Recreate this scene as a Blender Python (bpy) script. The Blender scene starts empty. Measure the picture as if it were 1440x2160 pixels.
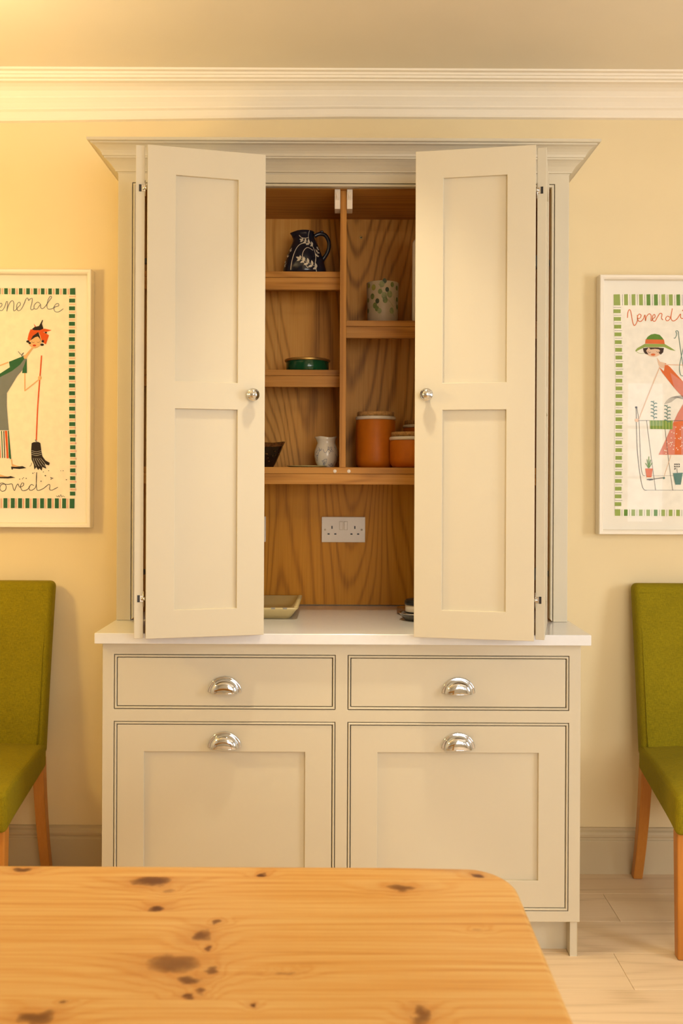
import bpy, bmesh, math, random
from mathutils import Vector, Matrix
random.seed(7)
PI = math.pi
sc = bpy.context.scene
COL = sc.collection

# ------------------------------------------------------------------ camera, light, exposure
CAMH, DW, F = 1.35, 3.2, 1960.0          # eye height, distance to the far wall, focal length in pixels (1440x2160)
cd = bpy.data.cameras.new('camera'); cam = bpy.data.objects.new('camera', cd); COL.objects.link(cam)
cam.location = (0, -DW, CAMH)
cam.rotation_euler = (PI/2, math.radians(-0.25), 0)
cd.sensor_fit = 'VERTICAL'; cd.sensor_height = 36.0; cd.sensor_width = 24.0
cd.lens = F/2160*36.0
cd.shift_y = -70/2160
cd.clip_start = 0.02
cd.dof.use_dof = True; cd.dof.focus_distance = 2.75; cd.dof.aperture_fstop = 6.3
sc.camera = cam

w = bpy.data.worlds.new('daylight'); sc.world = w; w.use_nodes = True
w.node_tree.nodes['Background'].inputs['Color'].default_value = (0.85, 0.92, 1.0, 1)
w.node_tree.nodes['Background'].inputs['Strength'].default_value = 1.0

def area_light(name, loc, rot, sx, sy, power, color):
    l = bpy.data.lights.new(name, 'AREA'); l.shape = 'RECTANGLE'; l.size = sx; l.size_y = sy
    l.energy = power; l.color = color
    o = bpy.data.objects.new(name, l); COL.objects.link(o); o.location = loc; o.rotation_euler = rot
    return o
ROOM_X0, ROOM_X1, ROOM_Y0, ZC = -2.7, 3.0, -5.2, 2.712
# daylight arriving through the two windows (right wall, rear wall)
area_light('daylight_side_window', (ROOM_X1+0.22, -2.30, 1.60), (0, PI/2, 0), 1.35, 1.2, 84, (0.90, 0.95, 1.0))
area_light('daylight_rear_window', (1.20, ROOM_Y0-0.22, 1.60), (PI/2, 0, 0), 2.1, 1.4, 92, (1.0, 0.95, 0.87))
area_light('daylight_corner_window', (2.74, ROOM_Y0-0.22, 1.60), (PI/2, 0, 0), 0.5, 1.4, 4, (1.0, 0.98, 0.96))
LAMP_POWER = 37.0
CEILING_LAMP = 16.0
DOWNLIGHT = 95.0
UPLIGHT = 9.0
cy = sc.cycles
cy.max_bounces = 6; cy.diffuse_bounces = 4; cy.glossy_bounces = 4; cy.transmission_bounces = 6; cy.transparent_max_bounces = 8
cy.caustics_reflective = False; cy.caustics_refractive = False
cy.use_adaptive_sampling = True; cy.adaptive_threshold = 0.05
sc.view_settings.view_transform = 'Standard'; sc.view_settings.look = 'None'
sc.view_settings.exposure = 0.0; sc.view_settings.gamma = 1.0; sc.view_settings.use_curve_mapping = False

# ------------------------------------------------------------------ helpers
def X(px, D): return (px-720)*D/F
def Z(py, D): return CAMH-(py-1010)*D/F
def Yd(D): return D-DW

def tag(o, label=None, cat=None, group=None, kind=None):
    if label: o['label'] = label
    if cat: o['category'] = cat
    if group: o['group'] = group
    if kind: o['kind'] = kind
    return o
def empty(name, loc, label, cat, group=None, rz=0, kind=None):
    o = bpy.data.objects.new(name, None); COL.objects.link(o)
    o.location = loc; o.rotation_euler = (0, 0, rz); o.empty_display_size = 0.1
    return tag(o, label, cat, group, kind)

class MB:
    """collects shapes, builds one mesh object"""
    def __init__(s): s.v = []; s.f = []; s.m = []; s.sm = []
    def add(s, vs, fs, mi=0, smooth=False):
        b = len(s.v); s.v += [tuple(p) for p in vs]
        for f in fs: s.f.append([b+i for i in f]); s.m.append(mi); s.sm.append(smooth)
        return s
    def box(s, x0, x1, y0, y1, z0, z1, bev=0.0, mi=0, seg=2):
        if bev <= 0:
            vs = [(x, y, z) for z in (z0, z1) for y in (y0, y1) for x in (x0, x1)]
            return s.add(vs, [(0,2,3,1),(4,5,7,6),(0,1,5,4),(2,6,7,3),(0,4,6,2),(1,3,7,5)], mi)
        bm = bmesh.new(); bmesh.ops.create_cube(bm, size=1)
        for v in bm.verts:
            v.co = Vector(((x0+x1)/2+v.co.x*(x1-x0), (y0+y1)/2+v.co.y*(y1-y0), (z0+z1)/2+v.co.z*(z1-z0)))
        bmesh.ops.bevel(bm, geom=bm.edges[:], offset=bev, segments=seg, affect='EDGES', profile=0.5)
        return s.bm(bm, mi)
    def bm(s, bm, mi=0, smooth=False, mat=None):
        bm.verts.ensure_lookup_table(); bm.verts.index_update()
        vs = [(mat @ v.co if mat else v.co.copy()) for v in bm.verts]
        s.add(vs, [[v.index for v in f.verts] for f in bm.faces], mi, smooth); bm.free(); return s
    def lathe(s, prof, seg=32, c=(0,0,0), mi=0, smooth=True, fn=None, a0=0.0, a1=2*PI, axis='z'):
        """prof: [(r,z)]; closed turn unless a1-a0<2pi"""
        full = abs(a1-a0-2*PI) < 1e-6
        n = seg if full else seg+1
        vs = []
        for r, z in prof:
            for k in range(n):
                a = a0+(a1-a0)*k/seg
                p = (r*math.cos(a), r*math.sin(a), z)
                if fn: p = fn(p, a)
                if axis == 'y': p = (p[0], -p[2], p[1])
                vs.append((c[0]+p[0], c[1]+p[1], c[2]+p[2]))
        fs = []
        for i in range(len(prof)-1):
            for k in range(seg):
                k2 = (k+1) % n
                fs.append((i*n+k, i*n+k2, (i+1)*n+k2, (i+1)*n+k))
        return s.add(vs, fs, mi, smooth)
    def tube(s, pts, r, seg=8, mi=0, rf=None, close=True):
        P = [Vector(p) for p in pts]; n = len(P); vs = []; fs = []
        up = None
        for i in range(n):
            t = (P[min(i+1,n-1)]-P[max(i-1,0)]).normalized()
            if up is None:
                up = Vector((0,0,1)) if abs(t.z) < .9 else Vector((1,0,0))
            a = t.cross(up).normalized(); b = a.cross(t).normalized(); up = b
            rr = rf(i/(n-1)) if rf else r
            rx, ry = rr if isinstance(rr, tuple) else (rr, rr)
            for k in range(seg):
                g = 2*PI*k/seg
                vs.append(P[i]+a*math.cos(g)*rx+b*math.sin(g)*ry)
        for i in range(n-1):
            for k in range(seg):
                k2 = (k+1) % seg
                fs.append((i*seg+k, (i+1)*seg+k, (i+1)*seg+k2, i*seg+k2))
        if close:
            fs.append(tuple(range(seg))); fs.append(tuple((n-1)*seg+k for k in reversed(range(seg))))
        return s.add(vs, fs, mi, True)
    def poly(s, pts, y, mi=0):
        """flat polygon in the xz plane facing the room (-y)"""
        a = sum(pts[i][0]*pts[(i+1)%len(pts)][1]-pts[(i+1)%len(pts)][0]*pts[i][1] for i in range(len(pts)))
        q = list(pts) if a > 0 else list(reversed(pts))
        return s.add([(p[0], y, p[1]) for p in q], [tuple(range(len(q)))], mi)
    def ribbon(s, pts, wd, y, mi=0):
        n = len(pts); L = []; R = []
        for i in range(n):
            a = pts[max(i-1,0)]; b = pts[min(i+1,n-1)]
            dx, dz = b[0]-a[0], b[1]-a[1]; l = math.hypot(dx, dz) or 1e-9
            nx, nz = -dz/l*wd/2, dx/l*wd/2
            L.append((pts[i][0]+nx, y, pts[i][1]+nz)); R.append((pts[i][0]-nx, y, pts[i][1]-nz))
        return s.add(L+R, [(i, n+i, n+i+1, i+1) for i in range(n-1)], mi)
    def rbox(s, sx, sy, sz, r, n=3, seg=(6,3,8), fn=None, mi=0):
        """rounded box centred at 0 with gridded sides, optional deform fn"""
        def ax(h, k):
            ins = [-h+2*h*(i/k) for i in range(k+1)]
            return ins
        hx, hy, hz = sx/2-r, sy/2-r, sz/2-r
        H = (hx, hy, hz); vs = []; fs = []; idx = {}
        def vert(p):
            key = tuple(round(c, 6) for c in p)
            if key not in idx:
                idx[key] = len(vs); vs.append(p)
            return idx[key]
        def coords(h, k):
            c = [('r', -1, i) for i in range(n)]
            out = [-h-r*math.tan(PI/4*(1-i/n)) for i in range(n)]
            out += ax(h, k) + [h+r*math.tan(PI/4*(i/n)) for i in range(1, n+1)]
            return out
        C = [coords(H[i], seg[i]) for i in range(3)]
        for d in range(3):
            e, g = (d+1) % 3, (d+2) % 3
            for sgn in (-1, 1):
                grid = []
                for a in C[e]:
                    row = []
                    for b in C[g]:
                        p = [0,0,0]; p[d] = sgn*(H[d]+r); p[e] = a; p[g] = b
                        q = Vector([max(-H[i], min(H[i], p[i])) for i in range(3)])
                        dv = Vector(p)-q
                        if dv.length > 1e-9: dv = dv.normalized()*r
                        row.append(vert(tuple(q+dv)))
                    grid.append(row)
                for i in range(len(grid)-1):
                    for j in range(len(grid[0])-1):
                        f = [grid[i][j], grid[i+1][j], grid[i+1][j+1], grid[i][j+1]]
                        if sgn < 0: f.reverse()
                        if len(set(f)) >= 3: fs.append(f)
        if fn: vs = [fn(*p) for p in vs]
        return s.add(vs, fs, mi, True)
    def lattice(s, xs, zs, holes, y0, y1):
        """one solid frame: grid cells (i,j) minus holes, no seams"""
        solid = lambda i, j: 0 <= i < len(xs)-1 and 0 <= j < len(zs)-1 and (i, j) not in holes
        idx = {}; vs = []; fs = []
        def v(i, k, j):
            if (i, k, j) not in idx: idx[(i, k, j)] = len(vs); vs.append((xs[i], (y0, y1)[k], zs[j]))
            return idx[(i, k, j)]
        for i in range(len(xs)-1):
            for j in range(len(zs)-1):
                if not solid(i, j): continue
                fs.append((v(i,0,j), v(i+1,0,j), v(i+1,0,j+1), v(i,0,j+1)))
                fs.append((v(i,1,j), v(i,1,j+1), v(i+1,1,j+1), v(i+1,1,j)))
                if not solid(i-1, j): fs.append((v(i,0,j), v(i,0,j+1), v(i,1,j+1), v(i,1,j)))
                if not solid(i+1, j): fs.append((v(i+1,0,j), v(i+1,1,j), v(i+1,1,j+1), v(i+1,0,j+1)))
                if not solid(i, j-1): fs.append((v(i,0,j), v(i,1,j), v(i+1,1,j), v(i+1,0,j)))
                if not solid(i, j+1): fs.append((v(i,0,j+1), v(i+1,0,j+1), v(i+1,1,j+1), v(i,1,j+1)))
        return s.add(vs, fs)
    def build(s, name, mats, parent=None, loc=(0,0,0), rz=0, off=(0,0,0), label=None):
        me = bpy.data.meshes.new(name)
        me.from_pydata([(p[0]-off[0], p[1]-off[1], p[2]-off[2]) for p in s.v], [], s.f)
        if not isinstance(mats, (list, tuple)): mats = [mats]
        for m in mats: me.materials.append(m)
        me.polygons.foreach_set('material_index', s.m)
        me.polygons.foreach_set('use_smooth', s.sm)
        me.update()
        o = bpy.data.objects.new(name, me); COL.objects.link(o)
        o.location = loc; o.rotation_euler = (0, 0, rz)
        if parent: o.parent = parent
        if label: o['label'] = label
        return o
def soft_edges(o, w=0.0012, seg=2):
    m_ = o.modifiers.new('soft_edges', 'BEVEL'); m_.width = w; m_.segments = seg; m_.limit_method = 'ANGLE'; m_.angle_limit = 0.6
    return o
def fix_normals(o):
    bm = bmesh.new(); bm.from_mesh(o.data); bmesh.ops.recalc_face_normals(bm, faces=bm.faces[:]); bm.to_mesh(o.data); bm.free(); return o

def smooth_line(pts, n=6):
    out = []
    for i in range(len(pts)-1):
        p0 = pts[max(i-1,0)]; p1 = pts[i]; p2 = pts[i+1]; p3 = pts[min(i+2,len(pts)-1)]
        for k in range(n):
            t = k/n
            out.append(tuple(0.5*(2*p1[j]+(p2[j]-p0[j])*t+(2*p0[j]-5*p1[j]+4*p2[j]-p3[j])*t*t+(3*p1[j]-p0[j]-3*p2[j]+p3[j])*t**3) for j in range(len(p1))))
    out.append(tuple(pts[-1])); return out

# ------------------------------------------------------------------ materials
def nt(name):
    m = bpy.data.materials.new(name); m.use_nodes = True
    t = m.node_tree; b = t.nodes['Principled BSDF']
    return m, t, b
def N(t, typ, **kw):
    n = t.nodes.new(typ)
    for k, v in kw.items(): setattr(n, k, v)
    return n
def link(t, a, b): t.links.new(a, b)
def ramp(t, fac, stops):
    r = N(t, 'ShaderNodeValToRGB'); e = r.color_ramp.elements
    while len(e) < len(stops): e.new(0.5)
    for i, (p, c) in enumerate(stops): e[i].position = p; e[i].color = (*c, 1)
    link(t, fac, r.inputs['Fac']); return r.outputs['Color']
def coords(t, scale=(1,1,1), loc=(0,0,0)):
    tc = N(t, 'ShaderNodeTexCoord'); mp = N(t, 'ShaderNodeMapping')
    mp.inputs['Scale'].default_value = scale; mp.inputs['Location'].default_value = loc
    link(t, tc.outputs['Object'], mp.inputs['Vector']); return mp.outputs['Vector']
def noise(t, vec, scale, detail=2, rough=0.5, dist=0.0):
    n = N(t, 'ShaderNodeTexNoise'); n.inputs['Scale'].default_value = scale
    n.inputs['Detail'].default_value = detail; n.inputs['Roughness'].default_value = rough; n.inputs['Distortion'].default_value = dist
    if vec: link(t, vec, n.inputs['Vector'])
    return n.outputs['Fac']
def math_(t, op, a, b=None, c=None):
    n = N(t, 'ShaderNodeMath', operation=op)
    for i, x in enumerate((a, b, c)):
        if x is None: continue
        if isinstance(x, (int, float)): n.inputs[i].default_value = x
        else: link(t, x, n.inputs[i])
    return n.outputs[0]
def mixc(t, fac, a, b, mode='MIX'):
    n = N(t, 'ShaderNodeMix', data_type='RGBA', blend_type=mode)
    if isinstance(fac, (int, float)): n.inputs[0].default_value = fac
    else: link(t, fac, n.inputs[0])
    for i, x in ((6, a), (7, b)):
        if isinstance(x, tuple): n.inputs[i].default_value = (*x, 1)
        else: link(t, x, n.inputs[i])
    return n.outputs[2]
def bump(t, b, height, strength=0.1, dist=0.002):
    n = N(t, 'ShaderNodeBump'); n.inputs['Strength'].default_value = strength; n.inputs['Distance'].default_value = dist
    link(t, height, n.inputs['Height']); link(t, n.outputs['Normal'], b.inputs['Normal'])

def paint(name, c, rough=0.5, var=0.03, bscale=220, bstr=0.04, spec=0.35):
    m, t, b = nt(name)
    v = coords(t); f = noise(t, v, 3.0, 3)
    lo = tuple(x*(1-var) for x in c); hi = tuple(min(1, x*(1+var)) for x in c)
    link(t, ramp(t, f, [(0.3, lo), (0.7, hi)]), b.inputs['Base Color'])
    b.inputs['Roughness'].default_value = rough; b.inputs['Specular IOR Level'].default_value = spec
    bump(t, b, noise(t, v, bscale, 2), bstr, 0.001); return m
def plain(name, c, rough=0.5, metal=0.0, spec=0.5, var=0.06, scale=40, coat=0.0):
    m, t, b = nt(name)
    f = noise(t, coords(t), scale, 3)
    link(t, ramp(t, f, [(0.3, tuple(x*(1-var) for x in c)), (0.7, tuple(min(1, x*(1+var)) for x in c))]), b.inputs['Base Color'])
    b.inputs['Roughness'].default_value = rough; b.inputs['Metallic'].default_value = metal
    b.inputs['Specular IOR Level'].default_value = spec
    b.inputs['Coat Weight'].default_value = coat; b.inputs['Coat Roughness'].default_value = 0.08
    return m
def emit(name, c, s):
    m, t, b = nt(name); b.inputs['Base Color'].default_value = (*c, 1)
    b.inputs['Emission Color'].default_value = (*c, 1); b.inputs['Emission Strength'].default_value = s; return m
def glass(name, tint=(1,1,1), refl=0.06, rough=0.0):
    m = bpy.data.materials.new(name); m.use_nodes = True; t = m.node_tree; t.nodes.clear()
    o = N(t, 'ShaderNodeOutputMaterial'); tr = N(t, 'ShaderNodeBsdfTransparent'); tr.inputs[0].default_value = (*tint, 1)
    g = N(t, 'ShaderNodeBsdfGlossy'); g.inputs['Roughness'].default_value = rough
    mx = N(t, 'ShaderNodeMixShader'); fr = N(t, 'ShaderNodeLayerWeight'); fr.inputs['Blend'].default_value = 0.5
    fac = math_(t, 'MULTIPLY_ADD', math_(t, 'POWER', fr.outputs['Facing'], 5.0), 0.9, refl)
    link(t, fac, mx.inputs[0]); link(t, tr.outputs[0], mx.inputs[1]); link(t, g.outputs[0], mx.inputs[2])
    link(t, mx.outputs[0], o.inputs['Surface']); return m
def oak(name, axis='z', seed=0.0, lo=(0.26,0.100,0.016), mid=(0.66,0.305,0.060), hi=(0.80,0.42,0.105), rough=0.42, bands=270, comp=0.17, nscale=3.0, rnd=False, fig=0.36, spec=0.16, fine_amt=0.40):
    """contour lines of a stretched noise field give cathedral figure; fine streaks give pores"""
    m, t, b = nt(name)
    ai = 'xyz'.index(axis)
    s = [1.0, 1.0, 1.0]; s[ai] = comp
    v = coords(t, tuple(s), (seed, seed*1.7, seed*0.6))
    s2 = [1.0, 1.0, 1.0]; s2[ai] = 0.022
    v2 = coords(t, tuple(s2), (seed, 0, 0))
    if rnd:
        oi = N(t, 'ShaderNodeObjectInfo')
        sc_ = math_(t, 'MULTIPLY', oi.outputs['Random'], 37.0); cb = N(t, 'ShaderNodeCombineXYZ')
        for i_ in range(3): link(t, sc_, cb.inputs[i_])
        def shift(q):
            ad = N(t, 'ShaderNodeVectorMath', operation='ADD'); link(t, q, ad.inputs[0]); link(t, cb.outputs[0], ad.inputs[1]); return ad.outputs[0]
        v = shift(v); v2 = shift(v2)
    big = noise(t, v, nscale, 1.2, 0.4)
    wob = noise(t, v, nscale*7, 2, 0.5)
    ph = math_(t, 'ADD', math_(t, 'MULTIPLY', big, bands), math_(t, 'MULTIPLY', wob, 3.5))
    ring = math_(t, 'MULTIPLY_ADD', math_(t, 'SINE', ph), 0.5, 0.5)
    line = math_(t, 'POWER', ring, 3.0)
    fine = noise(t, v2, 190, 4, 0.65)
    tone = noise(t, v, nscale*0.9, 2)
    f = math_(t, 'MULTIPLY_ADD', line, -fig, 0.72)
    f = math_(t, 'ADD', f, math_(t, 'MULTIPLY_ADD', fine, fine_amt*2, -fine_amt))
    f = math_(t, 'ADD', f, math_(t, 'MULTIPLY_ADD', tone, 0.6, -0.36))
    link(t, ramp(t, f, [(0.05, lo), (0.5, mid), (0.95, hi)]), b.inputs['Base Color'])
    b.inputs['Roughness'].default_value = rough; b.inputs['Specular IOR Level'].default_value = spec
    bump(t, b, fine, 0.10, 0.001); return m

def pine(name, knots, seed):
    """knots: [(x, y, rx, ry, dark)] in table object space, grain along x"""
    m, t, b = nt(name)
    tc = N(t, 'ShaderNodeTexCoord'); P = tc.outputs['Object']
    sep = N(t, 'ShaderNodeSeparateXYZ'); link(t, P, sep.inputs[0])
    wob = noise(t, coords(t, (0.8, 9, 1), (seed, seed*2, 0)), 1.5, 2)
    field = math_(t, 'ADD', math_(t, 'MULTIPLY', sep.outputs['Y'], 95.0), math_(t, 'MULTIPLY', wob, 7.0))
    mask = None; halo = None
    wv = N(t, 'ShaderNodeVectorMath', operation='SCALE')
    nz = N(t, 'ShaderNodeTexNoise'); nz.inputs['Scale'].default_value = 38; nz.inputs['Detail'].default_value = 3; link(t, P, nz.inputs['Vector'])
    sub = N(t, 'ShaderNodeVectorMath', operation='SUBTRACT'); link(t, nz.outputs['Color'], sub.inputs[0]); sub.inputs[1].default_value = (.5,.5,.5)
    link(t, sub.outputs[0], wv.inputs[0]); wv.inputs['Scale'].default_value = 0.030
    pw = N(t, 'ShaderNodeVectorMath', operation='ADD'); link(t, P, pw.inputs[0]); link(t, wv.outputs[0], pw.inputs[1])
    for (kx, ky, rx, ry, dark) in knots:
        s1 = N(t, 'ShaderNodeVectorMath', operation='SUBTRACT'); link(t, pw.outputs[0], s1.inputs[0]); s1.inputs[1].default_value = (kx, ky, 0)
        s2 = N(t, 'ShaderNodeVectorMath', operation='MULTIPLY'); link(t, s1.outputs[0], s2.inputs[0]); s2.inputs[1].default_value = (1/rx, 1/ry, 0)
        ln = N(t, 'ShaderNodeVectorMath', operation='LENGTH'); link(t, s2.outputs[0], ln.inputs[0])
        d = ln.outputs['Value']
        g = math_(t, 'POWER', 2.718, math_(t, 'MULTIPLY', math_(t, 'MULTIPLY', d, d), -0.16))
        field = math_(t, 'ADD', field, math_(t, 'MULTIPLY', g, 3.4))
        k = math_(t, 'MULTIPLY', math_(t, 'SUBTRACT', 1.0, math_(t, 'MINIMUM', math_(t, 'POWER', d, 3.5), 1.0)), dark)
        hk = math_(t, 'MULTIPLY', math_(t, 'POWER', 2.718, math_(t, 'MULTIPLY', math_(t, 'MULTIPLY', d, d), -0.30)), 0.55*dark)
        halo = hk if halo is None else math_(t, 'MAXIMUM', halo, hk)
        mask = k if mask is None else math_(t, 'MAXIMUM', mask, k)
    ring = math_(t, 'MULTIPLY_ADD', math_(t, 'SINE', math_(t, 'MULTIPLY', field, 3.0)), 0.5, 0.5)
    ring = math_(t, 'POWER', ring, 2.6)
    streak = noise(t, coords(t, (0.35, 16, 1), (seed, 0, 0)), 8, 5, 0.65)
    blotch = noise(t, coords(t, (1, 1.5, 1), (seed, 3, 0)), 3.5, 3)
    f = math_(t, 'ADD', math_(t, 'MULTIPLY', ring, 0.20), math_(t, 'MULTIPLY_ADD', streak, 1.25, -0.46))
    f = math_(t, 'ADD', f, math_(t, 'MULTIPLY_ADD', blotch, 0.35, -0.17))
    col = ramp(t, f, [(0.0, (0.64,0.390,0.140)), (0.38, (0.58,0.295,0.078)), (0.95, (0.33,0.105,0.013))])
    if mask is not None:
        col = mixc(t, halo, col, (0.38, 0.115, 0.014))
        col = mixc(t, mask, col, (0.085, 0.020, 0.003))
    link(t, col, b.inputs['Base Color'])
    b.inputs['Roughness'].default_value = 0.36; b.inputs['Specular IOR Level'].default_value = 0.22
    bump(t, b, streak, 0.05, 0.001); return m

def fabric(name, c):
    m, t, b = nt(name)
    v = coords(t)
    h1 = noise(t, coords(t, (1, 1, 0.12)), 620, 2, 0.6); h2 = noise(t, coords(t, (0.12, 1, 1)), 620, 2, 0.6)
    h = math_(t, 'ADD', math_(t, 'MULTIPLY', h1, 0.5), math_(t, 'MULTIPLY', h2, 0.5))
    big = noise(t, v, 5, 4, 0.6)
    f = math_(t, 'ADD', math_(t, 'MULTIPLY_ADD', h, 1.6, -0.55), math_(t, 'MULTIPLY', big, 0.5))
    link(t, ramp(t, f, [(0.15, tuple(x*0.62 for x in c)), (0.85, tuple(x*1.30 for x in c))]), b.inputs['Base Color'])
    b.inputs['Roughness'].default_value = 0.9; b.inputs['Specular IOR Level'].default_value = 0.12
    b.inputs['Sheen Weight'].default_value = 0.1; b.inputs['Sheen Tint'].default_value = (0.7,0.6,0.1,1)
    bump(t, b, h, 0.4, 0.0015); return m

M = {}
M['wall'] = paint('cream_wall_paint', (0.80, 0.655, 0.40), 0.75, 0.02)
M['wall_other'] = paint('cream_wall_paint_rest', (0.62, 0.57, 0.49), 0.75, 0.02)
M['ceiling'] = paint('ceiling_paint', (0.84, 0.755, 0.60), 0.85, 0.02)
M['cornice'] = paint('cornice_paint', (0.89, 0.80, 0.66), 0.6, 0.015)
M['cab'] = paint('stone_cabinet_paint', (0.60, 0.535, 0.41), 0.42, 0.015, 300, 0.02)
M['skirting'] = paint('shaded_skirting_paint', (0.56, 0.45, 0.285), 0.5, 0.015)  # wall tone darkened, shade near the floor put into the colour
M['white_top'] = plain('white_quartz', (0.77, 0.77, 0.79), 0.14, 0, 0.5, 0.015, 60)
M['chrome'] = plain('polished_chrome', (0.72, 0.75, 0.80), 0.045, 1.0, 0.5, 0.02)
M['steel'] = plain('hinge_steel', (0.62, 0.58, 0.52), 0.25, 1.0)
M['dark_steel'] = plain('dull_dark_steel', (0.10, 0.085, 0.07), 0.5, 0.6)
M['black'] = plain('black_plastic', (0.012, 0.010, 0.009), 0.4)
M['dark'] = plain('dark_gap', (0.02, 0.014, 0.008), 0.9)
M['white_plastic'] = plain('white_plastic', (0.80, 0.70, 0.60), 0.3, 0, 0.5, 0.02)
M['grey_plastic'] = plain('grey_screw_cap', (0.55, 0.45, 0.34), 0.5)
M['oak_back'] = oak('oak_veneer_back', 'z', 3.1)
M['oak_back2'] = oak('oak_veneer_back_wide', 'z', 8.7, (0.28,0.100,0.007), (0.54,0.220,0.016), (0.66,0.300,0.030))
M['oak_x'] = oak('oak_edge_x', 'x', 5.3, (0.23,0.088,0.015), (0.47,0.205,0.040), (0.61,0.30,0.072), 0.4, 110, 0.07, 5, True, 0.3)
M['oak_z'] = oak('oak_edge_z', 'z', 1.9, (0.26,0.10,0.016), (0.46,0.20,0.038), (0.58,0.28,0.065), 0.4, 110, 0.06, 5, True, 0.3)
M['leg_wood'] = oak('chair_leg_beech', 'z', 6.2, (0.38,0.135,0.020), (0.52,0.205,0.034), (0.60,0.26,0.055), 0.35, 14, 0.10, 5, True, 0.3, 0.3, 0.3)
M['floor'] = oak('floor_oak_plank', 'x', 2.4, (0.44,0.30,0.17), (0.69,0.51,0.325), (0.79,0.61,0.41), 0.5, 120, 0.09, 3.5, True, 0.22, 0.25, 0.28)
M['fabric'] = fabric('olive_green_weave', (0.250, 0.196, 0.006))
M['frame'] = paint('white_frame_lacquer', (0.88, 0.80, 0.68), 0.35, 0.01)
M['mount'] = paint('picture_backing', (0.92, 0.86, 0.76), 0.8, 0.01)
M['glass'] = glass('picture_glass', (0.99,0.99,0.985), 0.04)
M['glass_r'] = glass('picture_glass_bright', (0.99,0.99,0.985), 0.045)
M['pane'] = glass('window_glass', (0.97,0.98,0.98), 0.05)
M['terracotta'] = plain('orange_stoneware', (0.55, 0.150, 0.007), 0.45, 0, 0.25, 0.08, 25)
M['cork'] = plain('cork', (0.47, 0.26, 0.09), 0.9, 0, 0.2, 0.3, 160)
M['ceramic'] = plain('cream_ceramic', (0.78, 0.70, 0.58), 0.22, 0, 0.5, 0.03)
M['navy'] = plain('navy_glaze', (0.016, 0.017, 0.028), 0.16, 0, 0.5, 0.3, 30)
M['slip'] = plain('white_slip', (0.66, 0.58, 0.44), 0.4)
M['green_enamel'] = plain('green_enamel', (0.006, 0.062, 0.022), 0.14, 0, 0.5, 0.1)
M['brass'] = plain('worn_brass', (0.55, 0.36, 0.12), 0.35, 0.9)

# ------------------------------------------------------------------ the room
def struct(o, label=None, cat=None): return tag(o, label, cat, kind='structure')
T = 0.12
b = MB().box(ROOM_X0-T, ROOM_X1+T, 0, T, -0.05, ZC+0.1); struct(b.build('wall_back', M['wall']), 'pale yellow plastered wall behind the dresser', 'wall')
b = MB().box(ROOM_X0-T, ROOM_X0, ROOM_Y0, 0, -0.05, ZC+0.1); struct(b.build('wall_left', M['wall_other']), 'plain cream side wall beyond the floor lamp', 'wall')
# right wall with a window opening, rear wall with a window opening
WY0, WY1, WZ0, WZ1 = -2.85, -1.75, 0.95, 2.25
b = MB()
b.box(ROOM_X1, ROOM_X1+T, ROOM_Y0, WY0, -0.05, ZC+0.1).box(ROOM_X1, ROOM_X1+T, WY1, 0, -0.05, ZC+0.1)
b.box(ROOM_X1, ROOM_X1+T, WY0, WY1, -0.05, WZ0).box(ROOM_X1, ROOM_X1+T, WY0, WY1, WZ1, ZC+0.1)
struct(b.build('wall_right', M['wall_other']), 'cream side wall pierced by a tall window', 'wall')
RX0, RX1, RZ0, RZ1 = 0.20, 2.20, 0.92, 2.28
QX0, QX1 = 2.52, 2.96
b = MB()
b.box(ROOM_X0-T, RX0, ROOM_Y0-T, ROOM_Y0, -0.05, ZC+0.1).box(QX1, ROOM_X1+T, ROOM_Y0-T, ROOM_Y0, -0.05, ZC+0.1)
b.box(RX1, QX0, ROOM_Y0-T, ROOM_Y0, -0.05, ZC+0.1)
for xa_, xb_ in ((RX0, RX1), (QX0, QX1)):
    b.box(xa_, xb_, ROOM_Y0-T, ROOM_Y0, -0.05, RZ0).box(xa_, xb_, ROOM_Y0-T, ROOM_Y0, RZ1, ZC+0.1)
struct(b.build('wall_front', M['wall_other']), 'cream wall with a wide window facing the dresser', 'wall')
b = MB().box(ROOM_X0-T, ROOM_X1+T, ROOM_Y0-T, T, ZC, ZC+0.1); struct(b.build('ceiling', M['ceiling']), 'warm white plain ceiling', 'ceiling')
def window(name, horiz, a0, a1, z0, z1, at, label, nx=3):
    b = MB()
    def bx(p0, p1, q0, q1, z_0, z_1):
        if horiz: b.box(p0, p1, q0, q1, z_0, z_1, 0.004)
        else: b.box(q0, q1, p0, p1, z_0, z_1, 0.004)
    d0, d1 = (at-0.09, at-0.03) if horiz else (at+0.03, at+0.09)
    fw = 0.055
    bx(a0, a0+fw, d0, d1, z0, z1); bx(a1-fw, a1, d0, d1, z0, z1); bx(a0, a1, d0, d1, z0, z0+fw); bx(a0, a1, d0, d1, z1-fw, z1)
    for k in range(1, nx): c = a0+(a1-a0)*k/nx; bx(c-0.014, c+0.014, d0, d1, z0, z1)
    for k in range(1, 3): c = z0+(z1-z0)*k/3; bx(a0, a1, d0, d1, c-0.012, c+0.012)
    o = struct(b.build(name, M['frame']), label, 'window')
    m = (d0+d1)/2
    for i in range(nx):
        for j in range(3):
            p0 = a0+(a1-a0)*i/nx+0.012; p1 = a0+(a1-a0)*(i+1)/nx-0.012
            q0 = z0+(z1-z0)*j/3+0.010; q1 = z0+(z1-z0)*(j+1)/3-0.010
            g = MB()
            if horiz: g.add([(p0,m,q0),(p1,m,q0),(p1,m,q1),(p0,m,q1)], [(0,1,2,3)])
            else: g.add([(m,p0,q0),(m,p1,q0),(m,p1,q1),(m,p0,q1)], [(0,1,2,3)])
            g.build('pane', M['pane'], o)
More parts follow.
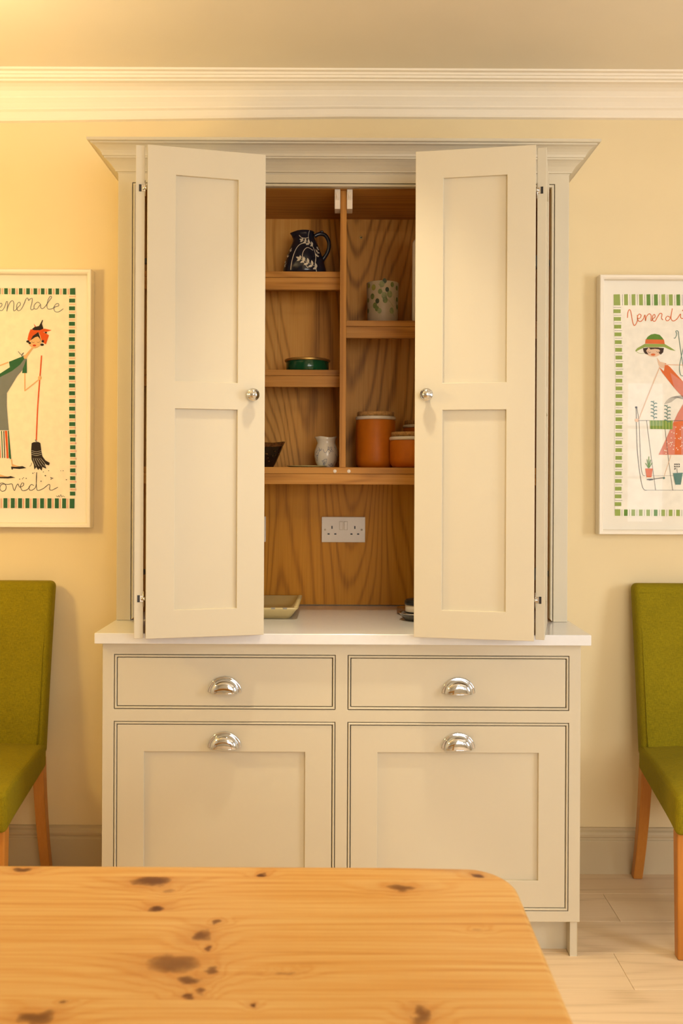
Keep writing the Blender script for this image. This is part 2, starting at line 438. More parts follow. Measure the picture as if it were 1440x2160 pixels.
window('window_1', False, WY0, WY1, WZ0, WZ1, ROOM_X1, 'white multi pane window in the side wall')
window('window_2', True, RX0, RX1, RZ0, RZ1, ROOM_Y0, 'white multi pane window in the wall facing the dresser')
window('window_3', True, QX0, QX1, RZ0, RZ1, ROOM_Y0, 'narrow white window in the corner facing the dresser', 1)

# floor: sub floor plus separate planks running along x
fl = struct(MB().box(ROOM_X0-T, ROOM_X1+T, ROOM_Y0-T, T, -0.06, -0.013).build('floor', M['dark']), 'pale oak plank floor', 'floor')
PLW, PLL = 0.19, 1.28
pl_mesh = MB().box(0.0004, PLL-0.0004, 0.0004, PLW-0.0004, -0.013, 0.0, 0.0008, seg=1).build('plank', M['floor'], fl)
first = True
seam0 = Yd(2.842)
row = 0
y = seam0+PLW
while y > ROOM_Y0: y -= PLW
while y < 0:
    xs = ROOM_X0-((row*0.47) % 1.0)*PLL
    while xs < ROOM_X1:
        if y+PLW > -0.001: pass
        o = pl_mesh if first else pl_mesh.copy()
        if not first: COL.objects.link(o); o.parent = fl
        first = False
        o.location = (xs, y, 0)
        if y+PLW > 0: o.scale.y = max(0.05, -y/PLW)
        xs += PLL
    y += PLW; row += 1

# cornice along the dresser wall and skirting board
prof = [(0.0,2.590),(0.012,2.593),(0.014,2.600),(0.0145,2.618),(0.022,2.623),(0.0225,2.628),(0.030,2.640),(0.037,2.648),(0.040,2.651),(0.041,2.656),(0.050,2.668),(0.062,2.676),(0.075,2.681),(0.089,2.683),(0.090,2.688),(0.099,2.690),(0.100,2.697),(0.105,2.698),(0.108,2.704),(0.119,2.706),(0.120,ZC)]
def cornice(name, x0, x1):
    st = [x0, -1.2, -0.6, 0.0, x1]
    b = MB(); vs = []; n = len(prof)
    for x in st:
        tt = min(1.3, max(0, -x/1.18))
        for p, z in prof:
            wgt = (ZC-z)/(ZC-2.59)
            vs.append((x, -p, z-0.021*tt*wgt))
    fs = []
    for i in range(len(st)-1):
        for k in range(n-1): fs.append((i*n+k, i*n+k+1, (i+1)*n+k+1, (i+1)*n+k))
    b.add(vs, fs)
    return fix_normals(b.build(name, M['cornice']))
struct(cornice('trim_1', ROOM_X0, ROOM_X1), 'stepped plaster cornice along the top of the dresser wall', 'cornice')
sk = [(0,0.0),(0.018,0.0),(0.018,0.112),(0.0175,0.114),(0.0135,0.117),(0.013,0.122),(0.016,0.126),(0.0165,0.133),(0.013,0.141),(0.007,0.146),(0.006,0.154),(0.0,0.155)]
def skirting(name, label):
    b = MB(); n = len(sk)
    vs = [(x, -p, z) for x in (ROOM_X0, ROOM_X1) for p, z in sk]
    b.add(vs, [(k, k+1, n+k+1, n+k) for k in range(n-1)])
    return struct(fix_normals(b.build(name, M['skirting'])), label, 'baseboard')
skirting('baseboard_back', 'moulded cream skirting board along the dresser wall')

# ------------------------------------------------------------------ base cabinet
CX = 0.0027
BF = -0.58                        # face plane
base = empty('base_cabinet', (CX, 0, 0), 'cream painted base cabinet with two drawers above two panelled doors', 'cabinet')
HW = 0.674
cab = M['cab']
b = MB().box(-HW+.0005, HW-.0005, -0.024, BF+0.060, 0.103, 0.886)
for s_ in (-1, 1): b.box(min(s_*(HW-.0005), s_*(HW-.018)), max(s_*(HW-.0005), s_*(HW-.018)), BF+0.060, BF+0.0216, 0.103, 0.886)
b.build('carcass', cab, base)
# face frame: stiles and rails
O0, O1 = 0.0170, 0.6417           # opening edges (bead outer)
DZ0, DZ1, LZ0, LZ1 = 0.698, 0.853, 0.133, 0.664
b = MB()
y0, y1 = BF, BF+0.0215
b.lattice([-HW, -O1, -O0, O0, O1, HW], [0.103, LZ0, LZ1, DZ0, DZ1, 0.886], {(1,1),(3,1),(1,3),(3,3)}, y0, y1)
soft_edges(b.build('face_frame', cab, base))
def beadring(xa, xb, za, zb, yf, wd=0.0062, gap=0.0017, open_bottom=False):
    """round nosed cock bead inside an opening; thin groove outside it"""
    b = MB(); xa += gap; xb -= gap; za += gap; zb -= gap
    p = [(0,0.004),(0.0008,0.0),(wd*0.3,-0.0012),(wd*0.7,-0.0012),(wd-0.0006,0.0),(wd,0.004),(wd,0.018)]
    p = [(0,0.018)]+p
    n = len(p); vs = []
    for (cx, cz, sx, sz) in ((xa, za, 1, 1), (xb, za, -1, 1), (xb, zb, -1, -1), (xa, zb, 1, -1)):
        for u, d in p: vs.append((cx+sx*u, yf+d, cz+sz*u))
    fs = []
    for c in range(4):
        if open_bottom and c == 0: continue
        c2 = (c+1) % 4
        for k in range(n-1): fs.append((c*n+k, c2*n+k, c2*n+k+1, c*n+k+1))
    b.add(vs, fs); return b
for sgn in (-1, 1):
    xa, xb = (-O1, -O0) if sgn < 0 else (O0, O1)
    for za, zb in ((DZ0, DZ1), (LZ0, LZ1)):
        fix_normals(beadring(xa, xb, za, zb, BF).build('bead', cab, base))
def cup_handle(parent, cx, zb, yf):
    """half-moon cup pull: flange arc plus bulging shell"""
    b = MB(); R, H, dep = 0.0475, 0.0445, 0.026
    prof = [(1.00,0.0),(1.0,0.0022),(0.955,0.0036),(0.885,0.0038),(0.86,0.0030),(0.845,0.0046),(0.83,0.0100),(0.80,0.0155),(0.72,0.0205),(0.58,0.0236),(0.40,0.0252),(0.20,0.0258),(0.0,0.0260)]
    seg = 36; vs = []
    for r, d in prof:
        for k in range(seg+1):
            a = PI*k/seg
            vs.append((cx+r*R*math.cos(a), yf-d, zb+r*H*math.sin(a)))
    n = seg+1; fs = []
    for i in range(len(prof)-1):
        for k in range(seg): fs.append((i*n+k, i*n+k+1, (i+1)*n+k+1, (i+1)*n+k))
    b.add(vs, fs, 0, True)
    # rolled lower lip across the mouth
    b.tube([(cx+math.cos(PI*k/16)*0.80*R, yf-0.0040-0.0215*math.sin(PI*k/16)**0.55, zb+0.0005) for k in range(17)], 0.0016, 8)
    o = b.build('cup_handle', M['chrome'], parent, label='chrome cup handle')
    return fix_normals(o)
g = 0.0099
for sgn in (-1, 1):
    xa, xb = (-O1+g, -O0-g) if sgn < 0 else (O0+g, O1-g)
    d = MB().box(xa, xb, BF+0.0012, BF+0.022, DZ0+g, DZ1-g, 0.0012, seg=1).build('drawer', cab, base)
    cup_handle(d, (xa+xb)/2, 0.7475, BF+0.0010)
    za, zb = LZ0+g, LZ1-g; st = 0.0755
    bm = MB().lattice([xa, xa+st, xb-st, xb], [za, za+st, zb-st, zb], {(1,1)}, BF+0.0012, BF+0.022)
    d = soft_edges(bm.build('door', cab, base))
    MB().box(xa+st-.002, xb-st+.002, BF+0.0105, BF+0.018, za+st-.002, zb-st+.002).build('panel', cab, d)
    cup_handle(d, (xa+xb)/2, 0.5915, BF+0.0010)
for sgn in (-1, 1):
    x0, x1 = sorted((sgn*(HW-0.003), sgn*(HW-0.024)))
    MB().box(x0, x1, -0.03, BF+0.014, 0.0, 0.103, 0.001, seg=1).build('foot', cab, base)
MB().box(-HW+0.024, HW-0.024, BF+0.055, BF+0.073, 0.0, 0.103).build('plinth', cab, base)

# ------------------------------------------------------------------ worktop
wt = MB().box(-0.694, 0.694, -0.605, -0.002, 0, 0.030, 0.0025, seg=3)
tag(wt.build('worktop', M['white_top'], None, (CX+0.003, 0, 0.8862)), 'glossy white stone worktop on the base cabinet', 'worktop')
WT = 0.9163

# ------------------------------------------------------------------ upper cabinet (dresser top)
UF = -0.37; UW = 0.6865; UO = 0.6435      # face plane, half width, opening half width (bead outer)
U0 = (0, 0, WT)
up = empty('dresser_cabinet', (CX, 0, WT), 'cream dresser cabinet with folded open doors and oak interior on the white worktop', 'cabinet')
def ub(bm, name, m, parent=None, label=None): return bm.build(name, m, parent or up, off=U0 if (parent or up) == up else (0,0,0), label=label)
ZT = 2.281
for s in (-1, 1):
    x0, x1 = sorted((s*UW, s*(UW-0.016)))
    ub(MB().box(x0, x1, UF+0.0215, -0.002, WT+.0004, 2.34), 'side_panel', cab)
    x0, x1 = sorted((s*(UW-0.0162), s*0.640))
    ub(MB().box(x0, x1, UF+0.0235, -0.016, WT+.0005, 2.239), 'side_lining', M['oak_z'])
b = MB()
b.lattice([-UW, -UO, UO, UW], [WT+.0004, 2.2505, ZT+0.07], {(1,0)}, UF, UF+0.021)
soft_edges(ub(b, 'face_frame', cab))
fix_normals(ub(beadring(-UO, UO, WT-0.0006, 2.2505, UF, 0.0085, 0.0020, True), 'bead', cab))
# crown moulding
cp = [(0.0,2.276),(0.002,2.281),(0.007,2.2815),(0.0075,2.2850),(0.011,2.291),(0.0165,2.299),(0.024,2.307),(0.031,2.3125),(0.0345,2.3135),(0.035,2.3185),(0.0385,2.319),(0.0405,2.326),(0.045,2.333),(0.051,2.339),(0.0585,2.3445),(0.067,2.3475),(0.0675,2.3515),(0.0745,2.352),(0.0764,2.354),(0.0764,2.361),(0.0,2.361)]
b = MB(); vs = []
path = [(-UW, -0.002, -1, 0), (-UW, UF, -1, -1), (UW, UF, 1, -1), (UW, -0.002, 1, 0)]
for (px_, py_, dx, dy) in path:
    for p, z in cp: vs.append((px_+dx*p, py_+dy*p, z))
n = len(cp); fs = []
for c in range(3):
    for k in range(n-1): fs.append((c*n+k, (c+1)*n+k, (c+1)*n+k+1, c*n+k+1))
b.add(vs, fs)
fix_normals(ub(b, 'crown_moulding', cab))
ub(MB().box(-UW+.001, UW-.001, UF+0.021, -0.003, 2.345, 2.360), 'top_board', cab)
IN = 0.640
ub(MB().box(-IN, IN, UF+0.0235, -0.016, 2.2392, 2.256), 'ceiling_board', M['oak_x'])
SH = -0.24                       # shelf fronts
MF = -0.335                      # divider / middle shelf fronts
ub(MB().box(-IN, 0, -0.0158, -0.004, 1.386, 2.25), 'back_panel', M['oak_back'])
ub(MB().box(0, IN, -0.0160, -0.004, 1.386, 2.25), 'back_panel', M['oak_back'])
ub(MB().box(-IN, IN, -0.0159, -0.004, WT+0.0025, 1.3855), 'back_panel', M['oak_back2'])
DV = 0.0098
ub(MB().box(-DV, DV, MF, -0.0165, 1.3855, 2.2390, 0.0008, seg=1), 'divider', M['oak_z'])
# middle shelf with its lower rail
def shelf(x0, x1, yf, zt, th=0.0185, rail=0.038, rec=0.0):
    o = ub(MB().box(x0, x1, yf, -0.0165, zt-th, zt, 0.0007, seg=1), 'shelf', M['oak_x'])
    MB().box(x0-0, x1-0, yf+0.0018, yf+0.020, zt-th-rail-WT, zt-th-0.0006-WT, 0.0007, seg=1).build('shelf_rail', M['oak_x'], o)
    return o
MS = shelf(-IN+.0005, IN-.0005, MF, 1.3853, 0.0195, 0.033)
for px_ in (706, 735.5):
    bb = MB().lathe([(0.0,0.0012),(0.0045,0.0012),(0.0055,0.0),], 20, (X(px_, DW+MF)-CX, MF, Z(994, DW+MF)-WT), axis='y')
    bb.build('door_bumper', M['white_plastic'], MS)
S1, S2, S3 = 2.0100, 1.6970, 1.8545
shelf(-IN+.0005, -DV-.0003, SH, S1, 0.0185, 0.039)
shelf(-IN+.0005, -DV-.0003, SH, S2, 0.0185, 0.036)
shelf(DV+.0003, IN-.0005, SH, S3, 0.0185, 0.037)
# touch latches beside the divider
for s in (-1, 1):
    x0, x1 = sorted((s*(DV+.0004), s*(DV+0.0175)))
    o = ub(MB().box(x0, x1, -0.350, -0.300, 2.178, 2.2388, 0.001, seg=1), 'door_latch', M['white_plastic'])
    xm = (x0+x1)/2
    bb = MB(); bb.add([(xm-.006,-0.3502,2.205-WT),(xm+.006,-0.3502,2.205-WT),(xm+.006,-0.3502,2.230-WT),(xm-.006,-0.3502,2.230-WT),(xm,-0.3560,2.212-WT)], [(0,1,4),(1,2,4),(2,3,4),(3,0,4)])
    bb.build('latch_catch', M['white_plastic'], o)
# screw hole in the back panel
bb = MB().lathe([(0.0025,0.0004),(0.0025,0.0012),(0.0052,0.0012),(0.0058,0.0)], 18, (X(759, 3.184)-CX, -0.0160, Z(501, 3.184)), axis='y')
bb.lathe([(0.0,0.0005),(0.0026,0.0005)], 18, (X(759, 3.184)-CX, -0.0160, Z(501, 3.184)), 1, axis='y')
ub(bb, 'screw_eyelet', [M['brass'], M['black']])

# door leaves
DB, DT, LT, LW = WT+0.003, 2.2425, 0.024, 0.3170
def leaf(x, D, rz, width, knob_u=None, hinge_at=None, label=None):
    st = 0.0755; z0, z1 = 0.003, DT-WT; MR0, MR1 = 1.5375-WT, 1.611-WT
    b = MB()
    b.lattice([0, st, width-st, width], [z0, z0+st, MR0, MR1, z1-st, z1], {(1,1),(1,3)}, 0, LT)
    o = b.build('door_leaf', cab, up, (x-CX, Yd(D), 0), rz, label=label)
    soft_edges(o)
    for a, c in ((z0+st, MR0), (MR1, z1-st)):
        MB().box(st-.002, width-st+.002, 0.0095, LT-0.006, a-.002, c+.002).build('panel', cab, o)
    if knob_u is not None:
        k = MB(); kp = [(0.0,0.0300),(0.006,0.0294),(0.0105,0.0272),(0.0128,0.0240),(0.0138,0.0225),(0.0165,0.0212),(0.0178,0.0190),(0.0170,0.0168),(0.0120,0.0140),(0.0072,0.0105),(0.0068,0.0040),(0.0105,0.0022),(0.0112,0.0)]
        k.lathe(kp, 36, (knob_u, 0.0, 1.5785-WT), axis='y')
        fix_normals(k.build('knob', M['chrome'], o, label='round chrome knob'))
    if hinge_at is not None:
        u, inward = hinge_at       # end of the leaf carrying the hinge, direction off the end
        for zc in (2.128-WT, 1.026-WT):
            h = MB()
            h.box(min(u-inward*.010, u+inward*.0008), max(u-inward*.010, u+inward*.0008), 0.0085, 0.0150, zc-.0095, zc+.0095, mi=1)
            h.box(min(u-inward*.006, u+inward*.0020), max(u-inward*.006, u+inward*.0020), 0.0150, 0.0245, zc-.0085, zc+.0085, .001, seg=1)
            h.tube([(u+inward*.0025, 0.0190, zc), (u+inward*.0035, 0.0300, zc)], 0.0052, 10)
            h.tube([(u+inward*.0015, 0.0245, zc-.022), (u+inward*.0015, 0.0245, zc+.020)], 0.0013, 6)
            h.build('hinge', [M['steel'], M['black']], o, label='steel hinge with a black slot')
    return o
leaf(-0.522, 2.485, math.atan2(0.076, 0.310), 0.3190, knob_u=0.3190-0.0350)
leaf(0.1985, 2.532, math.atan2(-0.057, 0.316), 0.3210, knob_u=0.0335)
leaf(-0.6205, 2.800, math.atan2(-0.310, 0.066), LW, hinge_at=(LW, 1))
leaf(0.5465, 2.494, math.atan2(0.308, 0.076), LW, hinge_at=(0.0, -1))
# frame hinges deep in the corners
for s in (-1, 1):
    for zc in (2.02, 1.06):
        xs_ = sorted((s*0.6395, s*0.560)); h = MB()
        h.box(s*0.6395 if s < 0 else 0.600, 0.6395 if s > 0 else -0.600, -0.335, -0.318, zc-.008, zc+.008, .001, seg=1)
        h.box(min(s*.600, s*.585), max(s*.600, s*.585), -0.352, -0.318, zc-.018, zc+.018, .001, seg=1)
        ub(h, 'frame_hinge', M['dark_steel'])

# ------------------------------------------------------------------ sockets
def socket(cx, cz, label):
    r = empty('double_socket', (cx, -0.0162, cz), label, 'socket', 'double sockets on the oak back panel')
    MB().box(-0.0745, 0.0745, -0.009, 0.0, -0.0435, 0.0435, 0.0018, seg=2).build('plate', M['white_plastic'], r)
    for s in (-1, 1):
        ox = s*0.039
        MB().box(ox-.0022, ox+.0022, -0.0093, -0.006, 0.0025, 0.0125).build('pin_slot', M['black'], r)
        for t_ in (-1, 1):
            MB().box(ox+t_*.0115-.0036, ox+t_*.0115+.0036, -0.0093, -0.006, -0.0175, -0.0127).build('pin_slot', M['black'], r)
        MB().box(s*.0078-.0066, s*.0078+.0066, -0.0095, -0.006, -0.0013, 0.0283).build('switch_surround', M['grey_plastic'], r)
        MB().box(s*.0078-.0058, s*.0078+.0058, -0.0118, -0.006, -0.0005, 0.0275, 0.0012, seg=1).build('rocker_switch', M['white_plastic'], r)
        MB().lathe([(0,0.0012),(0.003,0.0012),(0.0034,0.0)], 14, (s*0.0625, -0.009, -0.0005), axis='y').build('screw', M['grey_plastic'], r)
SD = 3.178
socket(X(724.5, SD), Z(1117, SD), 'white double socket at the middle of the oak back panel')
socket(X(561, SD)-0.0745, Z(1117, SD), 'white double socket mostly hidden behind the open door')

# ------------------------------------------------------------------ things on the shelves
def on_lathe(prof, pts, cx, c, lift=0.0007):
    """lay (arc angle, z) points onto a turned surface"""
    out = []
    for a, z in pts:
        r = prof[-1][0]
        for (r0, z0), (r1, z1) in zip(prof, prof[1:]):
            if min(z0, z1) <= z <= max(z0, z1) and z0 != z1:
                r = r0+(r1-r0)*(z-z0)/(z1-z0); break
        out.append((c[0]+(r+lift)*math.cos(a), c[1]+(r+lift)*math.sin(a), c[2]+z))
    return out
def decal_leaf(b, prof, a, z, ang, ln, wd, mi, rr):
    pts = []
    for k in range(9):
        t = k/8; pts.append((t, math.sin(PI*t**0.8)*0.5))
    for k in range(7, 0, -1):
        t = k/8; pts.append((t, -math.sin(PI*t**0.8)*0.5))
    q = []
    for t, s in pts:
        du = math.cos(ang)*t*ln-math.sin(ang)*s*wd; dz = math.sin(ang)*t*ln+math.cos(ang)*s*wd
        q.append((a+du/rr, z+dz))
    v = on_lathe(prof, q, 0, (0,0,0)); b.add(v, [tuple(range(len(v)))], mi)
def decal_line(b, prof, pts, wd, mi, rr):
    P = smooth_line(pts, 6); L = []; R = []
    for i in range(len(P)):
        a0, z0 = P[max(i-1,0)]; a1, z1 = P[min(i+1,len(P)-1)]
        dx, dz = (a1-a0)*rr, z1-z0; l = math.hypot(dx, dz) or 1e-9
        nx, nz = -dz/l*wd/2, dx/l*wd/2
        L.append((P[i][0]+nx/rr, P[i][1]+nz)); R.append((P[i][0]-nx/rr, P[i][1]-nz))
    v = on_lathe(prof, L+R, 0, (0,0,0), 0.0005); n = len(L)
    b.add(v, [(i, n+i, n+i+1, i+1) for i in range(n-1)], mi)
FR = -PI/2     # angle facing the room

# dark jug
JD = 3.06
jx = X(640, JD); r = empty('jug', (jx, Yd(JD), S1+.0003), 'dark navy jug with scratched white leaf sprigs on the highest shelf', 'jug')
jp = [(0.0,0.002),(0.060,0.0),(0.0705,0.006),(0.0720,0.016),(0.0690,0.035),(0.0610,0.065),(0.0500,0.096),(0.0400,0.118),(0.0325,0.131),(0.0312,0.142),(0.0325,0.151),(0.0300,0.1515),(0.0285,0.142),(0.0300,0.125),(0.050,0.08),(0.06,0.02),(0.0,0.012)]
def spout(p, a):
    x, y_, z = p
    if z > 0.118:
        k = (z-0.118)/0.033; dlt = math.atan2(math.sin(a-PI), math.cos(a-PI))
        g_ = math.exp(-(dlt/0.42)**2)*k
        return (x-0.016*g_, y_, z+(-0.004)*g_)
    return p
body = MB().lathe(jp, 48, fn=spout).build('body', M['navy'], r)
hp = smooth_line([(0.032,0,0.138),(0.050,0,0.146),(0.068,0,0.141),(0.079,0,0.122),(0.080,0,0.100),(0.072,0,0.078),(0.060,0,0.060),(0.0585,0,0.048)], 5)
MB().tube(hp, 0.0055, 10, rf=lambda t: (0.0050+0.0015*abs(2*t-1), 0.0065)).build('handle', M['navy'], r)
MB().rbox(0.012, 0.010, 0.007, 0.003, 2, (1,1,1), fn=lambda x,y_,z: (x+0.056, y_, z+0.1525)).build('thumb_rest', M['navy'], r)
d = MB()
def A(px_): # horizontal pixel in the jug crop -> angle on the jug surface
    return px_
op = jp[1:11]
decal_line(d, op, [(FR-0.62,0.014),(FR-0.60,0.05),(FR-0.50,0.082),(FR-0.30,0.098),(FR+0.0,0.104),(FR+0.22,0.102)], 0.0028, 0, 0.06)
decal_line(d, op, [(FR+0.55,0.150),(FR+0.40,0.128),(FR+0.42,0.110),(FR+0.62,0.088),(FR+0.66,0.060),(FR+0.55,0.030),(FR+0.62,0.008)], 0.0022, 0, 0.06)
decal_line(d, op, [(FR-0.55,0.134),(FR-0.2,0.124),(FR+0.15,0.122),(FR+0.42,0.126)], 0.0024, 0, 0.045)
decal_line(d, op, [(FR+0.55,0.080),(FR+0.20,0.088),(FR-0.05,0.070),(FR-0.02,0.040),(FR+0.2,0.018)], 0.0018, 0, 0.06)
def sprig(a, z, da, dz, n, ln, wd, rr):
    for k in range(n):
        t = k/(n-1); aa = a+da*t; zz = z+dz*t; base_ang = math.atan2(dz, da*rr)
        s_ = 1-0.45*abs(t-0.4)
        decal_leaf(d, op, aa, zz, base_ang+0.95, ln*s_, wd, 0, rr); decal_leaf(d, op, aa, zz, base_ang-0.95, ln*s_, wd, 0, rr)
    decal_leaf(d, op, a+da, z+dz, math.atan2(dz, da*rr), ln, wd, 0, rr)
    decal_line(d, op, [(a, z), (a+da*.5, z+dz*.5+.001), (a+da, z+dz)], 0.0012, 0, rr)
sprig(FR+0.62, 0.022, -0.78, 0.026, 5, 0.018, 0.0075, 0.066)
sprig(FR+0.62, 0.100, -0.72, 0.014, 4, 0.015, 0.0070, 0.048)
sprig(FR+0.72, 0.062, 0.25, 0.026, 3, 0.013, 0.0060, 0.058)
sprig(FR-1.25, 0.045, 0.30, 0.035, 3, 0.013, 0.0060, 0.060)
sprig(FR-1.45, 0.012, 0.30, 0.020, 2, 0.013, 0.0060, 0.068)
d.build('leaf_decoration', M['slip'], body)['kind'] = 'stuff'

# leafy beaker
BD = 3.05
r = empty('beaker', (X(805, BD), Yd(BD), S3+.0003), 'pale beaker printed with green eucalyptus leaves', 'beaker')
bp = [(0.0,0.0),(0.048,0.0),(0.0500,0.003),(0.0510,0.06),(0.0530,0.1345),(0.0525,0.1365),(0.0510,0.136),(0.0485,0.06),(0.047,0.008),(0.0,0.007)]
M['pale_print'] = plain('pale_putty_print', (0.44, 0.35, 0.23), 0.45, 0, 0.4, 0.04)
for nm, c in (('leaf_a', (0.14,0.17,0.045)), ('leaf_b', (0.22,0.24,0.10)), ('leaf_c', (0.045,0.065,0.025)), ('leaf_d', (0.28,0.26,0.055))):
    M[nm] = plain(nm+'_green_print', c, 0.5, 0, 0.4, 0.25, 90)
body = MB().lathe(bp, 40).build('body', M['pale_print'], r)
d = MB(); op = bp[1:6]
random.seed(11)
def round_leaf(a, z, rad, mi):
    q = [(a+rad*math.cos(t)*0.9/0.052, z+rad*math.sin(t)*1.12) for t in [2*PI*k/14 for k in range(14)]]
    v = on_lathe(op, q, 0, (0,0,0), 0.0004+0.0003*random.random()); d.add(v, [tuple(range(14))], mi)
for (u, v_, rad, mi) in ((945,905,.0058,3),(982,927,.0068,3),(1050,905,.0072,1),(1072,878,.0058,2),(1136,904,.0058,0),(1176,925,.0056,0),(1035,965,.0060,0),(1094,948,.0054,2),(972,1000,.0066,0),(1116,985,.0078,1),(1070,1000,.0080,1),(1078,1035,.0070,0),(1012,1042,.0058,2),(1180,1020,.0055,0),(992,1078,.0066,0),(1008,1105,.0062,0),(1030,1125,.0062,1),(1136,1120,.0072,1),(1184,1080,.0056,0),(938,1025,.0052,0),(936,1112,.0052,0)):
    sx = (u-1062)/4*BD/F; zz = 1.35+(1010-(380+v_/4))*BD/F-S3
    a = FR+math.asin(max(-0.97, min(0.97, sx/0.0525)))
    round_leaf(a, zz, rad*1.3, mi)
for pts in ([(1100,1030),(1130,1060),(1150,1090)], [(1150,1000),(1172,1050),(1184,1080)], [(1020,900),(1040,930),(1060,990)], [(1140,1130),(1160,1165)]):
    decal_line(d, op, [(FR+math.asin(max(-.97,min(.97,((u-1062)/4*BD/F)/0.0525))), 1.35+(1010-(380+v_/4))*BD/F-S3) for u, v_ in pts], 0.0009, 0, 0.052)
d.build('leaf_decoration', [M['leaf_a'], M['leaf_b'], M['leaf_c'], M['leaf_d']], body)['kind'] = 'stuff'

# white tray standing on edge
TD = 3.02
x0 = X(868.5, TD)
bt = MB().rbox(0.012, 0.20, 0.285, 0.0055, 3, (1,4,4))
# stands nearly side-on, parallel to the cabinet side
def rounded_slab(w_, h_, t_, rad):
    b = MB(); pts = []
    for cx_, cz_, a0 in ((w_-rad, h_-rad, 0), (rad, h_-rad, PI/2), (rad, rad, PI), (w_-rad, rad, 1.5*PI)):
        for k in range(7):
            a = a0+PI/2*k/6; pts.append((cx_+rad*math.cos(a), cz_+rad*math.sin(a)))
    n = len(pts); e = 0.0025
    def ring(ins, y_): 
        c0 = (w_/2, h_/2)
        return [((p[0]-c0[0])*(1-ins/w_*2)+c0[0], y_, (p[1]-c0[1])*(1-ins/h_*2)+c0[1]) for p in pts]
    vs = ring(e, 0)+ring(0, e)+ring(0, t_-e)+ring(e, t_)
    fs = [tuple(range(n))]+[(i*n+k, i*n+(k+1) % n, (i+1)*n+(k+1) % n, (i+1)*n+k) for i in range(3) for k in range(n)]+[tuple(3*n+k for k in reversed(range(n)))]
    b.add(vs, fs); return b
o = fix_normals(rounded_slab(0.20, 0.284, 0.014, 0.02).build('serving_board', M['ceramic'], None, (x0, Yd(TD)+0.02, S3+0.0003)))
tag(o, 'upright white board with rounded corners showing behind the open door', 'board')

# green tin
GD = 3.03
r = empty('round_tin', (X(647, GD), Yd(GD), S2+.0003), 'shallow dark green round tin with a brassy rim', 'tin')
MB().lathe([(0.0,0.0),(0.0675,0.0),(0.0695,0.002),(0.0700,0.034),(0.0690,0.0345),(0.0665,0.033),(0.0660,0.004),(0.0,0.003)], 48).build('body', M['green_enamel'], r)
MB().lathe([(0.0702,0.0320),(0.0735,0.0335),(0.0745,0.0365),(0.0735,0.0395),(0.0715,0.0405),(0.0690,0.0398),(0.0680,0.0360),(0.0702,0.0320)], 48).build('rim', M['brass'], r)

MSZ = 1.3853+.0003
# orange canisters
def canister(cx, D, dia, h, label, lid=True):
    r = empty('storage_canister', (cx, Yd(D), MSZ), label, 'canister', 'orange cork lidded canisters')
    R = dia/2; bh = h-0.026
    MB().lathe([(0,0.001),(R-0.016,0.0),(R-0.008,0.003),(R-0.002,0.012),(R,0.026),(R,bh-0.002),(R-0.001,bh),(R-0.005,bh),(R-0.006,0.02),(0,0.008)], 48).build('body', M['terracotta'], r)
    MB().lathe([(R-0.004,bh),(R+0.0005,bh+.0005),(R+0.0022,bh+0.003),(R+0.0022,bh+0.008),(R,bh+0.0108),(R-0.008,bh+0.0112),(R-0.010,bh)], 48).build('lid_ring', M['ceramic'], r)
    MB().lathe([(0,h),(R-0.006,h),(R-0.004,h-0.0015),(R-0.004,bh+0.0113),(0,bh+0.0113)], 48).build('cork_lid', M['cork'], r)
CD = 3.03
canister(X(791.5, CD), CD, 0.128, (985-870)*CD/F+0.004, 'tallest orange stoneware canister with a cork lid')
canister(X(864, 2.952), 2.952, 0.128, 0.1130, 'short orange canister overlapping the tall one, cork lid')
canister(X(891, 3.108), 3.108, 0.130, 0.1600, 'orange canister behind the short one, only its lid showing')

# cream jug with blue scribbles
JD = 3.02
r = empty('milk_jug', (X(688, JD), Yd(JD), MSZ), 'small cream jug with blue scribbled pattern beside the divider', 'jug')
jp2 = [(0,0.001),(0.024,0.0),(0.0275,0.003),(0.0350,0.018),(0.0395,0.038),(0.0385,0.055),(0.0330,0.070),(0.0290,0.080),(0.0300,0.090),(0.0335,0.0985),(0.0325,0.1000),(0.0305,0.097),(0.027,0.085),(0.030,0.068),(0.034,0.045),(0.028,0.012),(0,0.008)]
def sp2(p, a):
    x, y_, z = p
    if z > 0.078:
        k = (z-0.078)/0.022; dl = math.atan2(math.sin(a-PI), math.cos(a-PI))
        g_ = math.exp(-(dl/0.35)**2)*k
        wv_ = 0.0018*math.cos(3*a+0.5)*k
        return (x-0.005*g_, y_, z+0.002*g_+wv_)
    return p
body = MB().lathe(jp2, 44, fn=sp2).build('body', M['ceramic'], r)
MB().tube(smooth_line([(0.010,0.027,0.088),(0.016,0.044,0.090),(0.019,0.053,0.074),(0.018,0.050,0.050),(0.013,0.036,0.036)], 5), 0.004, 8).build('handle', M['ceramic'], r)
M['blue_line'] = plain('blue_glaze_line', (0.16, 0.17, 0.26), 0.3)
d = MB(); random.seed(5); op = jp2[1:8]
for k in range(15):
    a = FR+random.uniform(-1.2, 1.1); z = random.uniform(0.006, 0.058); pts = [(a, z)]
    for j in range(4):
        a += random.uniform(-0.28, 0.28); z = min(0.066, max(0.004, z+random.uniform(-0.012, 0.012))); pts.append((a, z))
    decal_line(d, op, pts, 0.0011, 0, 0.037)
d.build('scribble_pattern', M['blue_line'], body)

